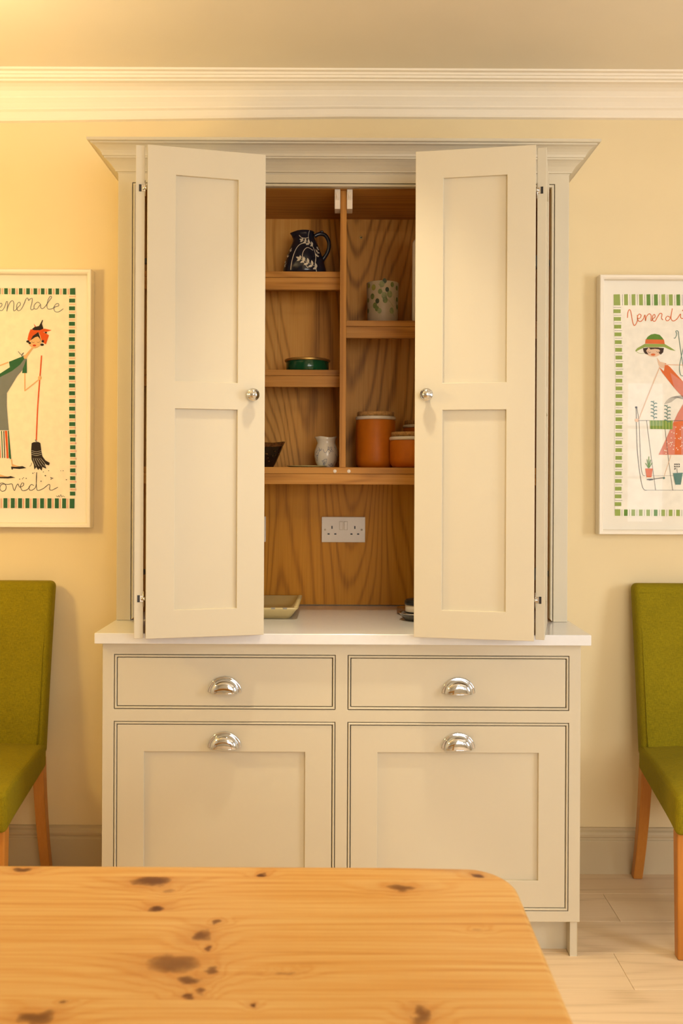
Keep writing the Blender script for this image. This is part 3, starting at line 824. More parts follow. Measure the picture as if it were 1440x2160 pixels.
# lacquer bowl, flared and four cornered
LD = 3.02
r = empty('lacquer_bowl', (X(527, LD), Yd(LD), MSZ), 'dark flared bowl with gilt rim band, half behind the open door', 'bowl')
def sq(rad, z, corner, n=48):
    pts = []
    for k in range(n):
        a = 2*PI*k/n; c4 = 0.5+0.5*math.cos(4*a)
        rr = rad*(0.80+0.20*c4**1.4)
        pts.append((rr*math.cos(a), rr*math.sin(a), z+corner*c4**2))
    return pts
b = MB(); rings = [sq(0.058,0.0,0), sq(0.075,0.0,0), sq(0.082,0.012,0), sq(0.098,0.045,0.002), sq(0.107,0.066,0.004), sq(0.114,0.078,0.006), sq(0.111,0.079,0.006), sq(0.09,0.04,0.0), sq(0.06,0.008,0)]
vs = [p for rg in rings for p in rg]; n = 48
for i in range(len(rings)-1):
    pass
M['lacquer'] = plain('dark_lacquer', (0.022, 0.010, 0.006), 0.18, 0, 0.5, 0.4, 60)
M['gilt'] = plain('gilt_red_band', (0.16, 0.062, 0.016), 0.35, 0.2, 0.5, 0.6, 120)
for i in range(len(rings)-1):
    mi = 1 if i == 4 else 0
    b.add(rings[i]+rings[i+1], [(k, (k+1) % n, n+(k+1) % n, n+k) for k in range(n)], mi, False)
b.add(rings[0], [tuple(reversed(range(n)))]); b.add(rings[-1], [tuple(range(n))])
body = b.build('body', [M['lacquer'], M['gilt']], r)
d = MB(); random.seed(3)
for k in range(16):
    a = -random.uniform(0.1, 1.4); t_ = random.uniform(0.15, 0.9)
    c4 = 0.5+0.5*math.cos(4*a); rr = (0.082+0.022*t_)*(0.80+0.20*c4**1.4)+0.0012; z = 0.012+0.045*t_
    tx, ty = -math.sin(a), math.cos(a); s_ = random.uniform(0.002, 0.0045)
    c_ = Vector((rr*math.cos(a), rr*math.sin(a), z)); u_ = Vector((tx, ty, 0))*s_; v_ = Vector((0.35*math.cos(a), 0.35*math.sin(a), 1)).normalized()*s_*0.6
    d.add([c_-u_, c_-v_, c_+u_, c_+v_], [(0,1,2,3)])
d.build('gilt_motif', M['brass'], body)

# thin dish
r = MB().lathe([(0,0.0),(0.045,0.0),(0.060,0.0025),(0.0655,0.0052),(0.0650,0.0060),(0.058,0.004),(0.0,0.0022)], 40)
M['celadon'] = plain('pale_green_glaze', (0.52, 0.46, 0.20), 0.3, 0, 0.5, 0.08)
tag(r.build('saucer', M['celadon'], None, (X(648, 3.0), Yd(2.985), MSZ)), 'thin yellow green saucer lying before the cream jug', 'saucer')

# ------------------------------------------------------------------ things on the worktop
# rectangular dish with roped rim
dx1 = -0.132; dx0 = -0.50; D0, D1 = 2.848, 3.165
r = empty('serving_dish', ((dx0+dx1)/2, Yd((D0+D1)/2), WT+.0003), 'pale yellow rectangular serving dish with roped rim', 'dish')
M['dish'] = plain('yellow_cream_glaze', (0.66, 0.52, 0.25), 0.25, 0, 0.5, 0.06, 12)
M['dish_grey'] = plain('blue_grey_mark', (0.34, 0.31, 0.25), 0.35)
hw_, hd_ = (dx1-dx0)/2, (D1-D0)/2
def rr_ring(hx, hy, z, rad=0.012):
    pts = []
    for cx_, cy_, a0 in ((hx-rad, hy-rad, 0), (-hx+rad, hy-rad, PI/2), (-hx+rad, -hy+rad, PI), (hx-rad, -hy+rad, 1.5*PI)):
        for k in range(5):
            a = a0+PI/2*k/4; pts.append((cx_+rad*math.cos(a), cy_+rad*math.sin(a), z))
    return pts
rg = [rr_ring(hw_-0.030, hd_-0.030, 0), rr_ring(hw_-0.026, hd_-0.026, 0.0), rr_ring(hw_-0.006, hd_-0.006, 0.028), rr_ring(hw_, hd_, 0.033), rr_ring(hw_-0.001, hd_-0.001, 0.0365), rr_ring(hw_-0.012, hd_-0.012, 0.0365), rr_ring(hw_-0.030, hd_-0.030, 0.012), rr_ring(hw_-0.05, hd_-0.05, 0.007)]
b = MB(); n = len(rg[0])
vs = [p for q in rg for p in q]
b.add(vs, [(i*n+k, i*n+(k+1) % n, (i+1)*n+(k+1) % n, (i+1)*n+k) for i in range(len(rg)-1) for k in range(n)], 0, True)
b.add(rg[0], [tuple(reversed(range(n)))]); b.add(rg[-1], [tuple(range(n))])
body = b.build('body', M['dish'], r)
d = MB()
k = -hd_+0.02
while k < hd_-0.015:
    for s in (-1, 1):
        d.tube([(s*(hw_-0.0125), k, 0.0362), (s*(hw_-0.006), k+0.003, 0.0378), (s*(hw_-0.0005), k+0.006, 0.0355)], 0.0028, 6)
    k += 0.0105
d.build('rope_rim', M['dish'], body)['kind'] = 'stuff'
d = MB(); k = -hw_+0.03
while k < hw_-0.02:
    d.box(k, k+0.013, -hd_-0.0004, -hd_+0.011, 0.0325, 0.0370, 0.0008, seg=1); k += 0.0365
d.build('rim_marks', M['dish_grey'], body)['kind'] = 'stuff'

# black and white pot in a glass dish
GD = 2.865; gx = X(880, GD)
r = empty('glass_dish', (gx, Yd(GD), WT+.0003), 'low clear pressed glass dish peeping out beside the open door', 'dish')
m, t, bb_ = nt('pressed_glass'); bb_.inputs['Transmission Weight'].default_value = 0.85; bb_.inputs['Roughness'].default_value = 0.08; bb_.inputs['IOR'].default_value = 1.45
link(t, ramp(t, noise(t, coords(t), 120, 2), [(0.3, (0.62,0.60,0.52)), (0.7, (0.9,0.88,0.8))]), bb_.inputs['Base Color'])
MB().lathe([(0,0.0),(0.036,0.0),(0.041,0.004),(0.049,0.016),(0.053,0.0215),(0.052,0.0228),(0.0485,0.020),(0.040,0.008),(0.0,0.006)], 32, fn=lambda p, a: (p[0]*(1+0.03*math.cos(16*a)), p[1]*(1+0.03*math.cos(16*a)), p[2])).build('body', m, r)
MB().lathe([(0.052,0.0205),(0.0545,0.0215),(0.0545,0.0232),(0.052,0.0238),(0.0505,0.0225),(0.052,0.0205)], 40).build('rim', M['chrome'], r)
r = empty('small_pot', (gx+0.001, Yd(GD)+0.001, WT+.0080), 'small white pot with black lid and black bands in the glass dish', 'pot')
MB().lathe([(0,0.0),(0.030,0.0),(0.0345,0.004),(0.0365,0.014),(0.0370,0.030),(0.0365,0.040),(0.0,0.040)], 32).build('body', M['ceramic'], r)
MB().lathe([(0.0368,0.0145),(0.0378,0.0150),(0.0380,0.0185),(0.0370,0.0190)], 32).build('band', M['black'], r)
MB().lathe([(0.0,0.0560),(0.034,0.0550),(0.0385,0.0510),(0.0390,0.0415),(0.0370,0.0398),(0.0,0.0398)], 32).build('lid', M['black'], r)
M['brown_gloss'] = plain('oak_reflection_brown', (0.16, 0.06, 0.012), 0.15)
o = MB().box(-0.055, 0.03, -0.035, 0.035, 0, 0.026, 0.004).build('oak_reflection_block', M['brown_gloss'], None, (gx+0.008, Yd(GD)+0.11, WT+.0003), 0.35)  # brown block models the oak panel's reflection in chrome
tag(o, 'small dark brown block standing for a reflection of the oak panel, behind the glass dish', 'box')

# ------------------------------------------------------------------ pictures
def mk(name, c, rough=0.8): 
    M[name] = plain(name, c, rough, 0, 0.2, 0.04); return M[name]
inks = [('towel_cream', (0.95,0.84,0.66)), ('ink_green', (0.030,0.135,0.052)), ('ink_orange', (0.72,0.10,0.012)), ('ink_greyblue', (0.20,0.215,0.215)), ('ink_black', (0.022,0.014,0.010)), ('ink_skin', (0.80,0.47,0.22)), ('ink_white', (0.85,0.78,0.68)), ('ink_red', (0.60,0.05,0.01))]
IL = [mk(*i) for i in inks]
inks2 = [('towel_white', (0.96,0.90,0.80)), ('ink_leaf', (0.32,0.42,0.10)), ('ink_leaf_dark', (0.13,0.28,0.045)), ('ink_coral', (0.76,0.17,0.05)), ('ink_pink', (0.74,0.26,0.19)), ('ink_slate', (0.09,0.085,0.09)), ('ink_teal', (0.12,0.25,0.23)), ('ink_blush', (0.84,0.58,0.42)), ('ink_brown', (0.06,0.035,0.03))]
IR = [mk(*i) for i in inks2]

def frame_picture(name, xin, xout, z0, z1, label, glass_m):
    """box frame; xin is the edge nearer the dresser"""
    x0, x1 = min(xin, xout), max(xin, xout); cx = (x0+x1)/2
    r = empty(name, (cx, 0, z0), label, 'picture')
    h = z1-z0; hx = (x1-x0)/2; fw, dp = 0.0155, 0.046
    pr = [(0.0,-0.001),(0.0,-dp+0.003),(0.002,-dp),(fw-0.006,-dp),(fw-0.001,-dp+0.004),(fw,-dp+0.010),(fw,-0.004)]
    b = MB(); vs = []
    for (sx, sz) in ((-1,0),(1,0),(1,1),(-1,1)):
        for u, y_ in pr: vs.append((sx*(hx-u), y_, (u if sz == 0 else h-u)))
    n = len(pr)
    b.add(vs, [(c*n+k, ((c+1) % 4)*n+k, ((c+1) % 4)*n+k+1, c*n+k+1) for c in range(4) for k in range(n-1)])
    fix_normals(b.build('frame', M['frame'], r))
    MB().box(-hx+0.003, hx-0.003, -0.016, -0.0012, 0.003, h-0.003).build('backing', M['mount'], r)
    g_ = MB(); g_.add([(-hx+fw,-0.033,fw),(hx-fw,-0.033,fw),(hx-fw,-0.033,h-fw),(-hx+fw,-0.033,h-fw)], [(0,1,2,3)]); g_.build('glass', glass_m, r)
    return r, cx
PD = 3.2-0.0168    # print plane
def printer(u0, v0, k, cx, z0, sx0=0):
    def w2(u, v): return (X(u0+u/k, PD)-cx, Z(v0+v/k, PD)-z0)
    return w2
YB = -0.0168
# --- left picture
r, cx = frame_picture('framed_tea_towel', -0.852, -1.470, 1.180, 2.058, 'white framed towel print of a woman with a broom', M['glass'])
w2 = printer(0, 540, 3.6, cx, 1.180)
b = MB()
lay = [0]
def P(pts, mi, dy=None):
    lay[0] += 1
    b.poly([w2(*p) for p in pts], YB-0.0002-0.000006*lay[0] if dy is None else dy, mi)
def S(pts, wd, mi, sm=True):
    lay[0] += 1
    q = [w2(*p) for p in (smooth_line(pts, 6) if sm else pts)]
    b.ribbon(q, wd, YB-0.0002-0.000006*lay[0], mi)
def E(cu, cv, ru, rv, mi, rot=0, n=20):
    P([(cu+ru*math.cos(2*PI*k/n)*math.cos(rot)-rv*math.sin(2*PI*k/n)*math.sin(rot), cv+ru*math.cos(2*PI*k/n)*math.sin(rot)+rv*math.sin(2*PI*k/n)*math.cos(rot)) for k in range(n)], mi)
P([(-520,252),(568,252),(573,600),(568,1100),(567,1500),(566,1928),(-520,1928)], 0)
for k in range(26):
    v = 333+58.6*k; o_ = -4*math.sin(v/350.0)+(6 if v > 1380 else 0)
    P([(522+o_,v),(568+o_ - (6 if v > 1380 else 0),v),(568+o_-(6 if v > 1380 else 0),v+30),(522+o_,v+30)], 1)
    for dv in (-19, -12): S([(522+o_,v+dv),(571+o_,v+dv)], 0.0011, 2, False)
P([(525,255),(565,252),(567,303),(525,303)], 1); P([(530,1852),(567,1852),(566,1925),(530,1925)], 1)
for k in range(18):
    u = 472-55.7*k
    P([(u,256),(u+27,256),(u+27,302),(u,302)], 1); P([(u+1,1850),(u+31,1850),(u+31,1925),(u+1,1925)], 1)
    for du in (38, 45): S([(u+du,258),(u+du,302)], 0.0011, 2, False); S([(u+du,1852),(u+du,1925)], 0.0011, 2, False)
W1 = 0.0022
S([(-25,405),(-5,402),(10,386),(5,370),(-10,378),(-15,400),(-5,425),(15,422),(30,398),(42,362),(50,357),(52,378),(47,432)], W1, 3)
S([(47,432),(56,395),(75,358),(92,352),(100,372),(98,422),(108,426),(130,402),(150,380),(142,362),(126,375),(121,405),(134,427),(156,415),(178,372),(192,338),(204,330),(212,348),(222,338),(240,334),(236,370),(228,405),(236,420),(252,410)], W1, 3)
S([(302,374),(280,361),(256,382),(255,408),(276,412),(302,378),(303,400),(316,410),(336,396),(368,350),(386,325),(378,315),(360,342),(351,388),(360,412),(384,412),(416,396),(440,388),(438,372),(420,375),(404,400),(412,430),(440,434),(476,410)], W1, 3)
W2 = 0.0018
S([(-12,1788),(2,1740),(30,1738),(48,1760),(40,1790),(15,1797),(0,1775),(15,1745),(60,1745),(92,1742),(98,1760),(110,1792),(126,1755),(138,1742),(150,1765),(176,1755),(181,1737),(166,1736),(157,1765),(173,1792),(206,1785),(228,1762)], W2, 4)
S([(258,1755),(240,1745),(222,1765),(228,1788),(250,1785),(274,1755),(279,1652)], W2, 4)
S([(279,1652),(276,1700),(279,1775),(292,1790),(330,1775),(368,1745),(380,1752),(378,1782),(398,1786),(440,1765)], W2, 4)
for p in ((150,1705),(172,1702),(388,1705)): E(p[0], p[1], 4, 3, 4)
S([(428,1830),(440,1838),(446,1828),(452,1838),(462,1822),(470,1838),(480,1832),(494,1840)], 0.0012, 4)
# woman with the broom
P([(-70,1335),(66,1335),(86,1552),(-70,1540)], 6)
for k, c in enumerate((4,1,3,2,1,4,2,1)):
    u = -60+k*17; P([(u,1340),(u+7,1340),(u+15,1545),(u+8,1545)], c)
P([(36,1338),(54,1338),(66,1548),(52,1548)], 2); P([(58,1338),(66,1338),(86,1552),(74,1552)], 1)
S([(60,818),(0,842),(-60,862)], 0.0042, 5)
P([(65,815),(170,772),(185,778),(200,794),(202,900),(166,900),(172,850),(100,880),(0,934),(-60,960),(-60,930),(0,903),(72,856)], 1)
P([(183,790),(198,795),(166,880),(128,922),(88,990),(50,1052),(50,1150),(57,1240),(66,1335),(-75,1335),(-75,975),(0,930),(88,885),(150,836)], 3)
P([(172,768),(188,762),(238,706),(250,710),(205,772),(196,792),(180,790)], 5)
S([(186,900),(187,1030)], 0.0040, 5, False); S([(184,1036),(296,946)], 0.0036, 5, False)
S([(312,766),(306,860),(298,960),(284,1170),(275,1412)], 0.0042, 2)
E(300,936,14,16,5)
E(262,655,50,56,5,0.2)
P([(228,568),(275,572),(330,590),(368,612),(345,682),(318,664),(300,612),(287,588),(252,632),(214,660),(205,642),(215,600)], 2)
P([(282,572),(335,562),(388,574),(350,586),(300,588)], 2); P([(252,525),(272,552),(262,556)], 2)
P([(287,588),(312,665),(300,640),(284,622),(262,628),(228,652),(245,618)], 4)
P([(238,566),(258,550),(292,542),(304,520),(318,494),(322,500),(314,525),(326,562),(300,574),(256,574)], 4)
for p in ((208,660,12,9),(222,672,10,8),(316,684,14,9),(322,658,9,10),(345,592,9,6)): E(p[0],p[1],p[2],p[3],4)
S([(236,662),(248,668),(258,664)], 0.0010, 4); S([(276,664),(288,668),(298,660)], 0.0010, 4)
E(258,690,13,7,7); S([(134,735),(160,762),(176,745),(160,768),(180,770)], 0.0022, 3)
P([(240,1432),(255,1424),(290,1422),(306,1430),(314,1490),(322,1530),(345,1562),(378,1580),(372,1600),(340,1590),(352,1625),(322,1612),(318,1640),(300,1622),(290,1636),(276,1612),(262,1632),(256,1590),(240,1556),(236,1490)], 4)
S([(268,1405),(278,1424)], 0.004, 3, False)
for v in (1488, 1502, 1516): S([(238,v),(276,v+9),(316,v-1)], 0.0009, 6)
for k in range(5): S([(252+k*14,1545),(262+k*19,1580),(275+k*22,1608)], 0.0008, 6)
S([(240,1580),(236,1600),(224,1608)], 0.0012, 4)
P([(82,1555),(92,1555),(95,1590),(125,1602),(165,1612),(92,1616)], 5); P([(84,1610),(120,1612),(172,1606),(201,1620),(150,1628),(100,1624),(96,1634),(88,1630)], 4)
P([(-40,1668),(0,1670),(40,1682),(80,1686),(-40,1694)], 5); P([(-40,1688),(60,1688),(82,1682),(118,1694),(60,1700),(-40,1698)], 4)
for p in ((250,1660,5),(262,1655,3),(345,1678,6),(330,1650,4),(370,1640,4),(180,1694,4),(200,1699,5),(313,1720,5),(462,1640,3),(480,1640,4),(505,1708,5)): E(p[0],p[1],p[2],p[2]*0.7,4,0,8)
S([(384,1690),(394,1697),(404,1696)], 0.0022, 4)
b.build('towel_print', IL, r, label='printed cotton towel with a green and orange border')
# --- right picture
r, cx = frame_picture('framed_tea_towel', 0.8745, 1.492, 1.165, 2.048, 'white framed towel print of a woman in a green sun hat', M['glass_r'])
w2 = printer(1240, 560, 3.724, cx, 1.165)
b = MB(); lay = [0]
P([(192,214),(700,212),(1300,212),(1300,1960),(212,1960),(205,1500),(212,900),(200,500)], 0)
P([(193,218),(243,216),(247,304),(195,304)], 1)
for k in range(26):
    v = 335+60.6*k; o_ = 20*min(1, max(0, (v-330)/420.0))-4*max(0, (v-1500)/400.0)
    P([(193+o_,v),(252+o_-8*min(1,v/900),v),(252+o_-8*min(1,v/900),v+30),(193+o_,v+30)], 1)
    S([(193+o_,v-15),(252+o_,v-15)], 0.0011, 5, False)
P([(210,1905),(254,1905),(254,1957),(212,1957)], 1)
for k in range(18):
    u = 275+58.6*k; c = 2 if k in (3, 4, 7, 10) else 1
    P([(u,217),(u+30,215),(u+32,303),(u+2,303)], c); P([(u+7,1907),(u+36,1907),(u+36,1957),(u+7,1957)], 1 if k % 4 else 2)
    S([(u-13,217),(u-11,303)], 0.0011, 5, False); S([(u-8,1907),(u-8,1957)], 0.0011, 5, False)
W3 = 0.0026
S([(303,402),(306,360),(316,338),(328,350),(338,405),(348,448),(358,462),(372,446),(384,410),(380,380)], W3, 3)
S([(378,412),(402,402),(410,382),(396,372),(382,392),(386,422),(406,430),(428,408),(440,378),(444,425),(452,392),(472,370),(488,382),(488,424),(504,408),(520,392),(514,374),(500,388),(500,418),(518,428),(540,392),(558,366),(574,372),(570,402),(582,418)], W3, 3)
S([(636,396),(616,388),(602,408),(614,424),(638,404),(655,326)], W3, 3); S([(655,326),(644,400),(662,425),(692,408),(718,370),(720,398),(738,404),(765,388)], W3, 3)
S([(732,346),(748,330)], W3, 3, False)
# scarf, face, hat
E(508,664,62,44,7)
P([(425,640),(470,634),(450,660),(470,690),(445,684),(432,668)], 8); P([(540,634),(590,638),(584,672),(565,690),(548,676),(560,660)], 8)
P([(470,634),(545,634),(560,650),(520,644),(485,650)], 8)
S([(462,664),(474,674),(486,670)], 0.0012, 8); S([(530,664),(542,672),(552,664)], 0.0012, 8); E(505,690,18,9,3)
P([(365,660),(380,640),(440,606),(596,606),(640,632),(682,660),(640,652),(592,630),(440,632),(400,650),(372,665)], 1)
P([(446,575),(462,550),(488,532),(518,526),(556,534),(580,560),(590,578)], 2); P([(446,570),(590,572),(596,606),(442,604)], 3)
S([(368,662),(400,680),(440,680)], 0.0010, 1)
P([(535,712),(560,745),(600,755),(596,800),(560,790),(548,770)], 7)
P([(600,755),(640,788),(745,905),(800,960),(800,1080),(745,1030),(672,950),(578,832),(550,785),(590,820)], 3)
P([(640,830),(745,905),(800,960),(800,1080),(745,1030),(672,950)], 4)
S([(600,768),(745,770),(860,760)], 0.0034, 7); S([(556,792),(480,980),(392,1205)], 0.0032, 7)
P([(745,1072),(700,1150),(665,1225),(610,1350),(552,1476),(980,1476),(900,1220),(830,1072)], 4)
P([(665,1222),(720,1210),(850,1210),(880,1240),(668,1250)], 3); P([(682,1240),(725,1240),(730,1474),(678,1474)], 3); P([(790,1240),(830,1240),(850,1474),(800,1474)], 3)
random.seed(9)
for k in range(60):
    v = random.uniform(1255, 1465); u = random.uniform(675-(v-1250)*0.5, 850+(v-1250)*0.3)
    E(u, v, 4, 4, 0, 0, 7)
for k in range(5): S([(595+k*12,1080-k*4),(640+k*12,1030),(720,1012+k*5),(760,1020+k*6)], 0.0008, 5)
S([(668,560),(678,558),(690,528),(682,506),(700,506),(708,560),(728,700),(745,800)], 0.0020, 6); S([(760,560),(728,700),(712,790),(722,848),(745,856)], 0.0020, 6)
# trolley
S([(374,1105),(382,1400),(402,1600),(424,1720),(440,1750),(458,1756)], 0.0016, 5); S([(380,1110),(398,1230),(406,1420),(416,1580),(430,1636),(446,1640)], 0.0014, 5)
E(374,1105,9,8,5); E(380,1206,18,14,7)
S([(388,1208),(560,1207),(900,1208)], 0.0013, 5); S([(456,1208),(500,1540),(530,1756)], 0.0013, 5); S([(594,1208),(628,1500),(664,1756)], 0.0013, 5); S([(440,1754),(900,1752)], 0.0010, 5, False)
S([(740,1640),(450,1640)], 0.0006, 5, False)
P([(480,1206),(662,1206),(660,1276),(484,1274)], 1)
for k in range(7): u = 492+k*25; P([(u,1206),(u+7,1206),(u+8,1275),(u+1,1275)], 2)
for u, v0 in ((512,1050),(618,1082)):
    S([(u,v0),(u+1,1204)], 0.0012, 6, False)
    for k in range(5):
        v = v0+16+k*28
        S([(u,v),(u-14,v-8),(u-24,v-6)], 0.0030, 6); S([(u,v+12),(u+14,v+4),(u+26,v+8)], 0.0030, 6)
P([(447,1584),(506,1584),(496,1653),(458,1653)], 3)
for du, dv in ((-26,-40),(-14,-70),(0,-92),(14,-66),(27,-44)): S([(475,1582),(475+du*.6,1582+dv*.6),(475+du,1582+dv)], 0.0026, 2)
P([(664,1620),(742,1616),(726,1710),(684,1710)], 6)
for k in range(7): E(680+(k % 3)*16, 1550+(k//3)*18, 7, 5, 5, 0.4*k, 9)
S([(700,1618),(694,1580)], 0.0012, 5, False)
S([(460,1672),(510,1668),(560,1660),(598,1656)], 0.0022, 5); P([(458,1668),(500,1664),(512,1674),(480,1678)], 5); E(594,1658,8,8,6)
S([(650,1478),(610,1600),(595,1650)], 0.0016, 7); 
b.build('towel_print', IR, r, label='printed cotton towel with a leaf green border')

# ------------------------------------------------------------------ chairs
def chair(loc, rz, label, mirror=1):
    r = empty('dining_chair', loc, label, 'chair', 'green upholstered dining chairs by the wall', rz)
    fab = M['fabric']
    bw = 0.452
    def back_fn(x, y_, z):
        zz = z+0.715                     # 0.43..1.0
        t = (zz-0.43)/0.57
        wid = 0.955+0.045*t
        bend = 0.055*t+0.020*t*t
        curve = 0.012*(1-(x/0.226)**2)
        return (x*wid, y_+0.218+bend+curve*0.8, zz)
    bk = MB().rbox(bw, 0.066, 0.570, 0.020, 3, (10,2,12), fn=back_fn).build('backrest', fab, r)
    # seams along the front edges of the back
    sm = MB()
    for s in (-1, 1):
        sm.tube([(s*(0.2075)*(0.955+0.045*t), 0.1852+0.055*t+0.020*t*t+0.0010, 0.475+0.495*t) for t in [k/12 for k in range(13)]], 0.0022, 6)
    sm.tube([(-0.207+0.414*k/10, 0.1852+0.0715+0.0095*(1-((-0.207+0.414*k/10)/0.226)**2), 0.972) for k in range(11)], 0.0020, 6)
    sm.build('seam', fab, bk)
    def seat_fn(x, y_, z):
        t = (0.235-y_)/0.48              # 0 at back, 1 at front
        wid = 0.93+0.115*t
        crown_ = 0.016*(1-(x/0.235)**2)*(1-((y_)/0.26)**2) if z > 0 else 0
        drop = -0.022*max(0, t-0.75)**2*16*0.25
        low = 0 if z > 0 else -0.028*t
        return (x*wid, y_-0.020, z+0.432+crown_+drop+low)
    st = MB().rbox(0.470, 0.500, 0.085, 0.016, 3, (8,8,2), fn=seat_fn).build('seat', fab, r)
    sm = MB()
    for s in (-1, 1):
        sm.tube([seat_fn(s*0.226, 0.215-0.445*k/12, 0.0385) for k in range(13)], 0.0025, 6)
    sm.tube([seat_fn(-0.222+0.444*k/12, -0.236, 0.0385) for k in range(13)], 0.0025, 6)
    sm.build('piping', fab, st)
    for s in (-1, 1):
        # front leg: straight, slightly tapering, square
        b = MB(); x1, x0 = s*0.236, s*0.194
        rings = []
        for z, tp in ((0.0,0.006),(0.004,0.004),(0.36,0.0)):
            xa, xb = sorted((x1-s*tp, x0+s*tp)); ya, yb = -0.252+tp, -0.210-tp
            rings.append([(xa,ya,z),(xb,ya,z),(xb,yb,z),(xa,yb,z)])
        b.add([p for q in rings for p in q], [(i*4+k, i*4+(k+1) % 4, (i+1)*4+(k+1) % 4, (i+1)*4+k) for i in range(2) for k in range(4)]+[(3,2,1,0),(8,9,10,11)])
        o = b.build('leg', M['leg_wood'], r)
        m_ = o.modifiers.new('bevel', 'BEVEL'); m_.width = 0.004; m_.segments = 2
        # rear leg: sabre curve towards the wall
        b = MB(); rings = []
        for k in range(9):
            t = k/8; z = 0.42*(1-t); yc = 0.232+0.010*t+0.062*t*t; hw2 = 0.021-0.004*t; hx2 = 0.0185-0.003*t
            xc = s*(0.192+0.010*t)
            rings.append([(xc-hx2,yc-hw2,z),(xc+hx2,yc-hw2,z),(xc+hx2,yc+hw2,z),(xc-hx2,yc+hw2,z)])
        b.add([p for q in rings for p in q], [(i*4+k, (i+1)*4+k, (i+1)*4+(k+1) % 4, i*4+(k+1) % 4) for i in range(8) for k in range(4)]+[(0,1,2,3),(35,34,33,32)])
        o = b.build('leg', M['leg_wood'], r)
        m_ = o.modifiers.new('bevel', 'BEVEL'); m_.width = 0.004; m_.segments = 2
    return r
chair((1.195, Yd(2.845), 0), math.radians(-3.0), 'olive green upholstered chair under the sun hat picture')
chair((-1.183, Yd(2.845), 0), math.radians(2.0), 'olive green upholstered chair under the broom picture')

# ------------------------------------------------------------------ pine table in the foreground
TZ = 0.755; TXR = 0.2590; TXL = -1.50; TDF, TDN = 1.430, 0.50; TR = 0.082
tcx, tcy = (TXL+TXR)/2, Yd((TDF+TDN)/2)
tb = empty('dining_table', (tcx, tcy, 0), 'rustic knotty pine dining table in the foreground', 'table')
hx, hy = (TXR-TXL)/2, (TDF-TDN)/2
def sdf(x, y_):
    qx, qy = abs(x)-(hx-TR), abs(y_)-(hy-TR)
    return math.hypot(max(qx,0), max(qy,0))+min(max(qx,qy),0)-TR
def edge_x(y_):
    q = abs(y_)-(hy-TR)
    if q <= 0: return hx
    return hx-TR+math.sqrt(max(0, TR*TR-q*q))
seams = [1.430, 1.387, 1.2745, 1.166, 1.060, 0.95, 0.84, 0.73, 0.62, 0.50]
# knots by pixel in the photograph's table area -> table plane
def tp(px_, py_):
    D = F*(CAMH-TZ)/(py_-1010); return (X(px_, D)-tcx, Yd(D)-tcy)
def kn(px_, py_, rpx, rpy, dark=0.95):
    D = F*(CAMH-TZ)/(py_-1010); x_, y_ = tp(px_, py_)
    return (x_, y_, rpx*D/F, max(0.004, rpy*D/F*D/(CAMH-TZ)), dark)
KN = {0: [kn(52,1839,22,6), kn(556,1845,11,4), kn(1012,1847,14,6)],
      1: [kn(325,1859,44,11,0.9), kn(333,1918,20,7), kn(850,1872,34,7,0.75), kn(355,1880,14,5,.4)],
      2: [kn(432,1974,24,14,0.8), kn(464,1947,10,4,.7), kn(443,2002,10,4,.8), kn(1010,1962,12,4,.2)],
      3: [kn(372,2034,60,22,0.72), kn(405,2068,30,10,0.8), kn(452,2050,14,9,.75), kn(404,2105,17,7,.85), kn(430,2092,8,6,.7), kn(600,2053,26,4,.4)],
      4: [kn(80,2150,40,16,0.8), kn(140,2114,12,5,.7), kn(531,2118,10,6,.9), kn(893,2140,22,26,0.7)],
      5: [(0.1,0.0,0.02,0.012,0.8)], 6: [(-0.4,-0.15,0.03,0.015,.8)], 7: [(0.4,-.25,0.02,0.012,.8)], 8: [(-0.2,-.38,0.02,0.012,.8)]}
ER = 0.010; TH = 0.030
for i in range(len(seams)-1):
    ya, yb = Yd(seams[i+1])-tcy, Yd(seams[i])-tcy      # near, far
    first_, last_ = (i == 0), (i == len(seams)-2)
    ys = [ya+(yb-ya)*k/8 for k in range(9)]
    if first_: ys = ys[:-1]+[yb-(yb-ya)*q for q in (0.10,0.06,0.03,0.01)]+[yb-0.00002]
    if last_: ys = [ya+0.00002]+[ya+q for q in (0.0008,0.002,0.004,0.007)]+ys[1:]
    us = [0,0.0006,0.002,0.004,0.007,0.010]
    b = MB(); rows = []
    for y_ in ys:
        ex = edge_x(y_)
        xs_ = [-ex+u for u in us]+[-ex+0.010+(2*ex-0.020)*k/14 for k in range(1, 14)]+[ex-u for u in reversed(us)]
        row_ = []
        for x_ in xs_:
            dist = max(0.0, -sdf(x_, y_))
            dr = ER-math.sqrt(max(0, ER*ER-(ER-min(ER,dist))**2))
            sd = min(abs(y_-ya) if not last_ else 9, abs(y_-yb) if not first_ else 9)
            row_.append((x_, y_, TZ-dr))
        rows.append(row_)
    m_ = len(rows[0]); nrow = len(rows)
    vs = [p for q in rows for p in q]; nb = len(vs)
    vs += [(p[0], p[1], TZ-TH) for q in rows for p in q]
    fs = [(a*m_+c, a*m_+c+1, (a+1)*m_+c+1, (a+1)*m_+c) for a in range(nrow-1) for c in range(m_-1)]
    b.add(vs[:nb], fs, 0, True)
    per = [c for c in range(m_)]+[a*m_+m_-1 for a in range(1, nrow)]+[(nrow-1)*m_+c for c in range(m_-2, -1, -1)]+[a*m_ for a in range(nrow-2, 0, -1)]
    side = [(per[k], nb+per[k], nb+per[(k+1) % len(per)], per[(k+1) % len(per)]) for k in range(len(per))]
    b.add(vs, [tuple(reversed(f)) for f in side]+[tuple(nb+q for q in per)], 0, False)
    b.build('tabletop_plank', pine('pine_plank_%d' % i, KN.get(i, []), 1.3+2.17*i), tb)
PW = pine('pine_underframe', [], 0.4)
lx, ly = hx-0.11, hy-0.10
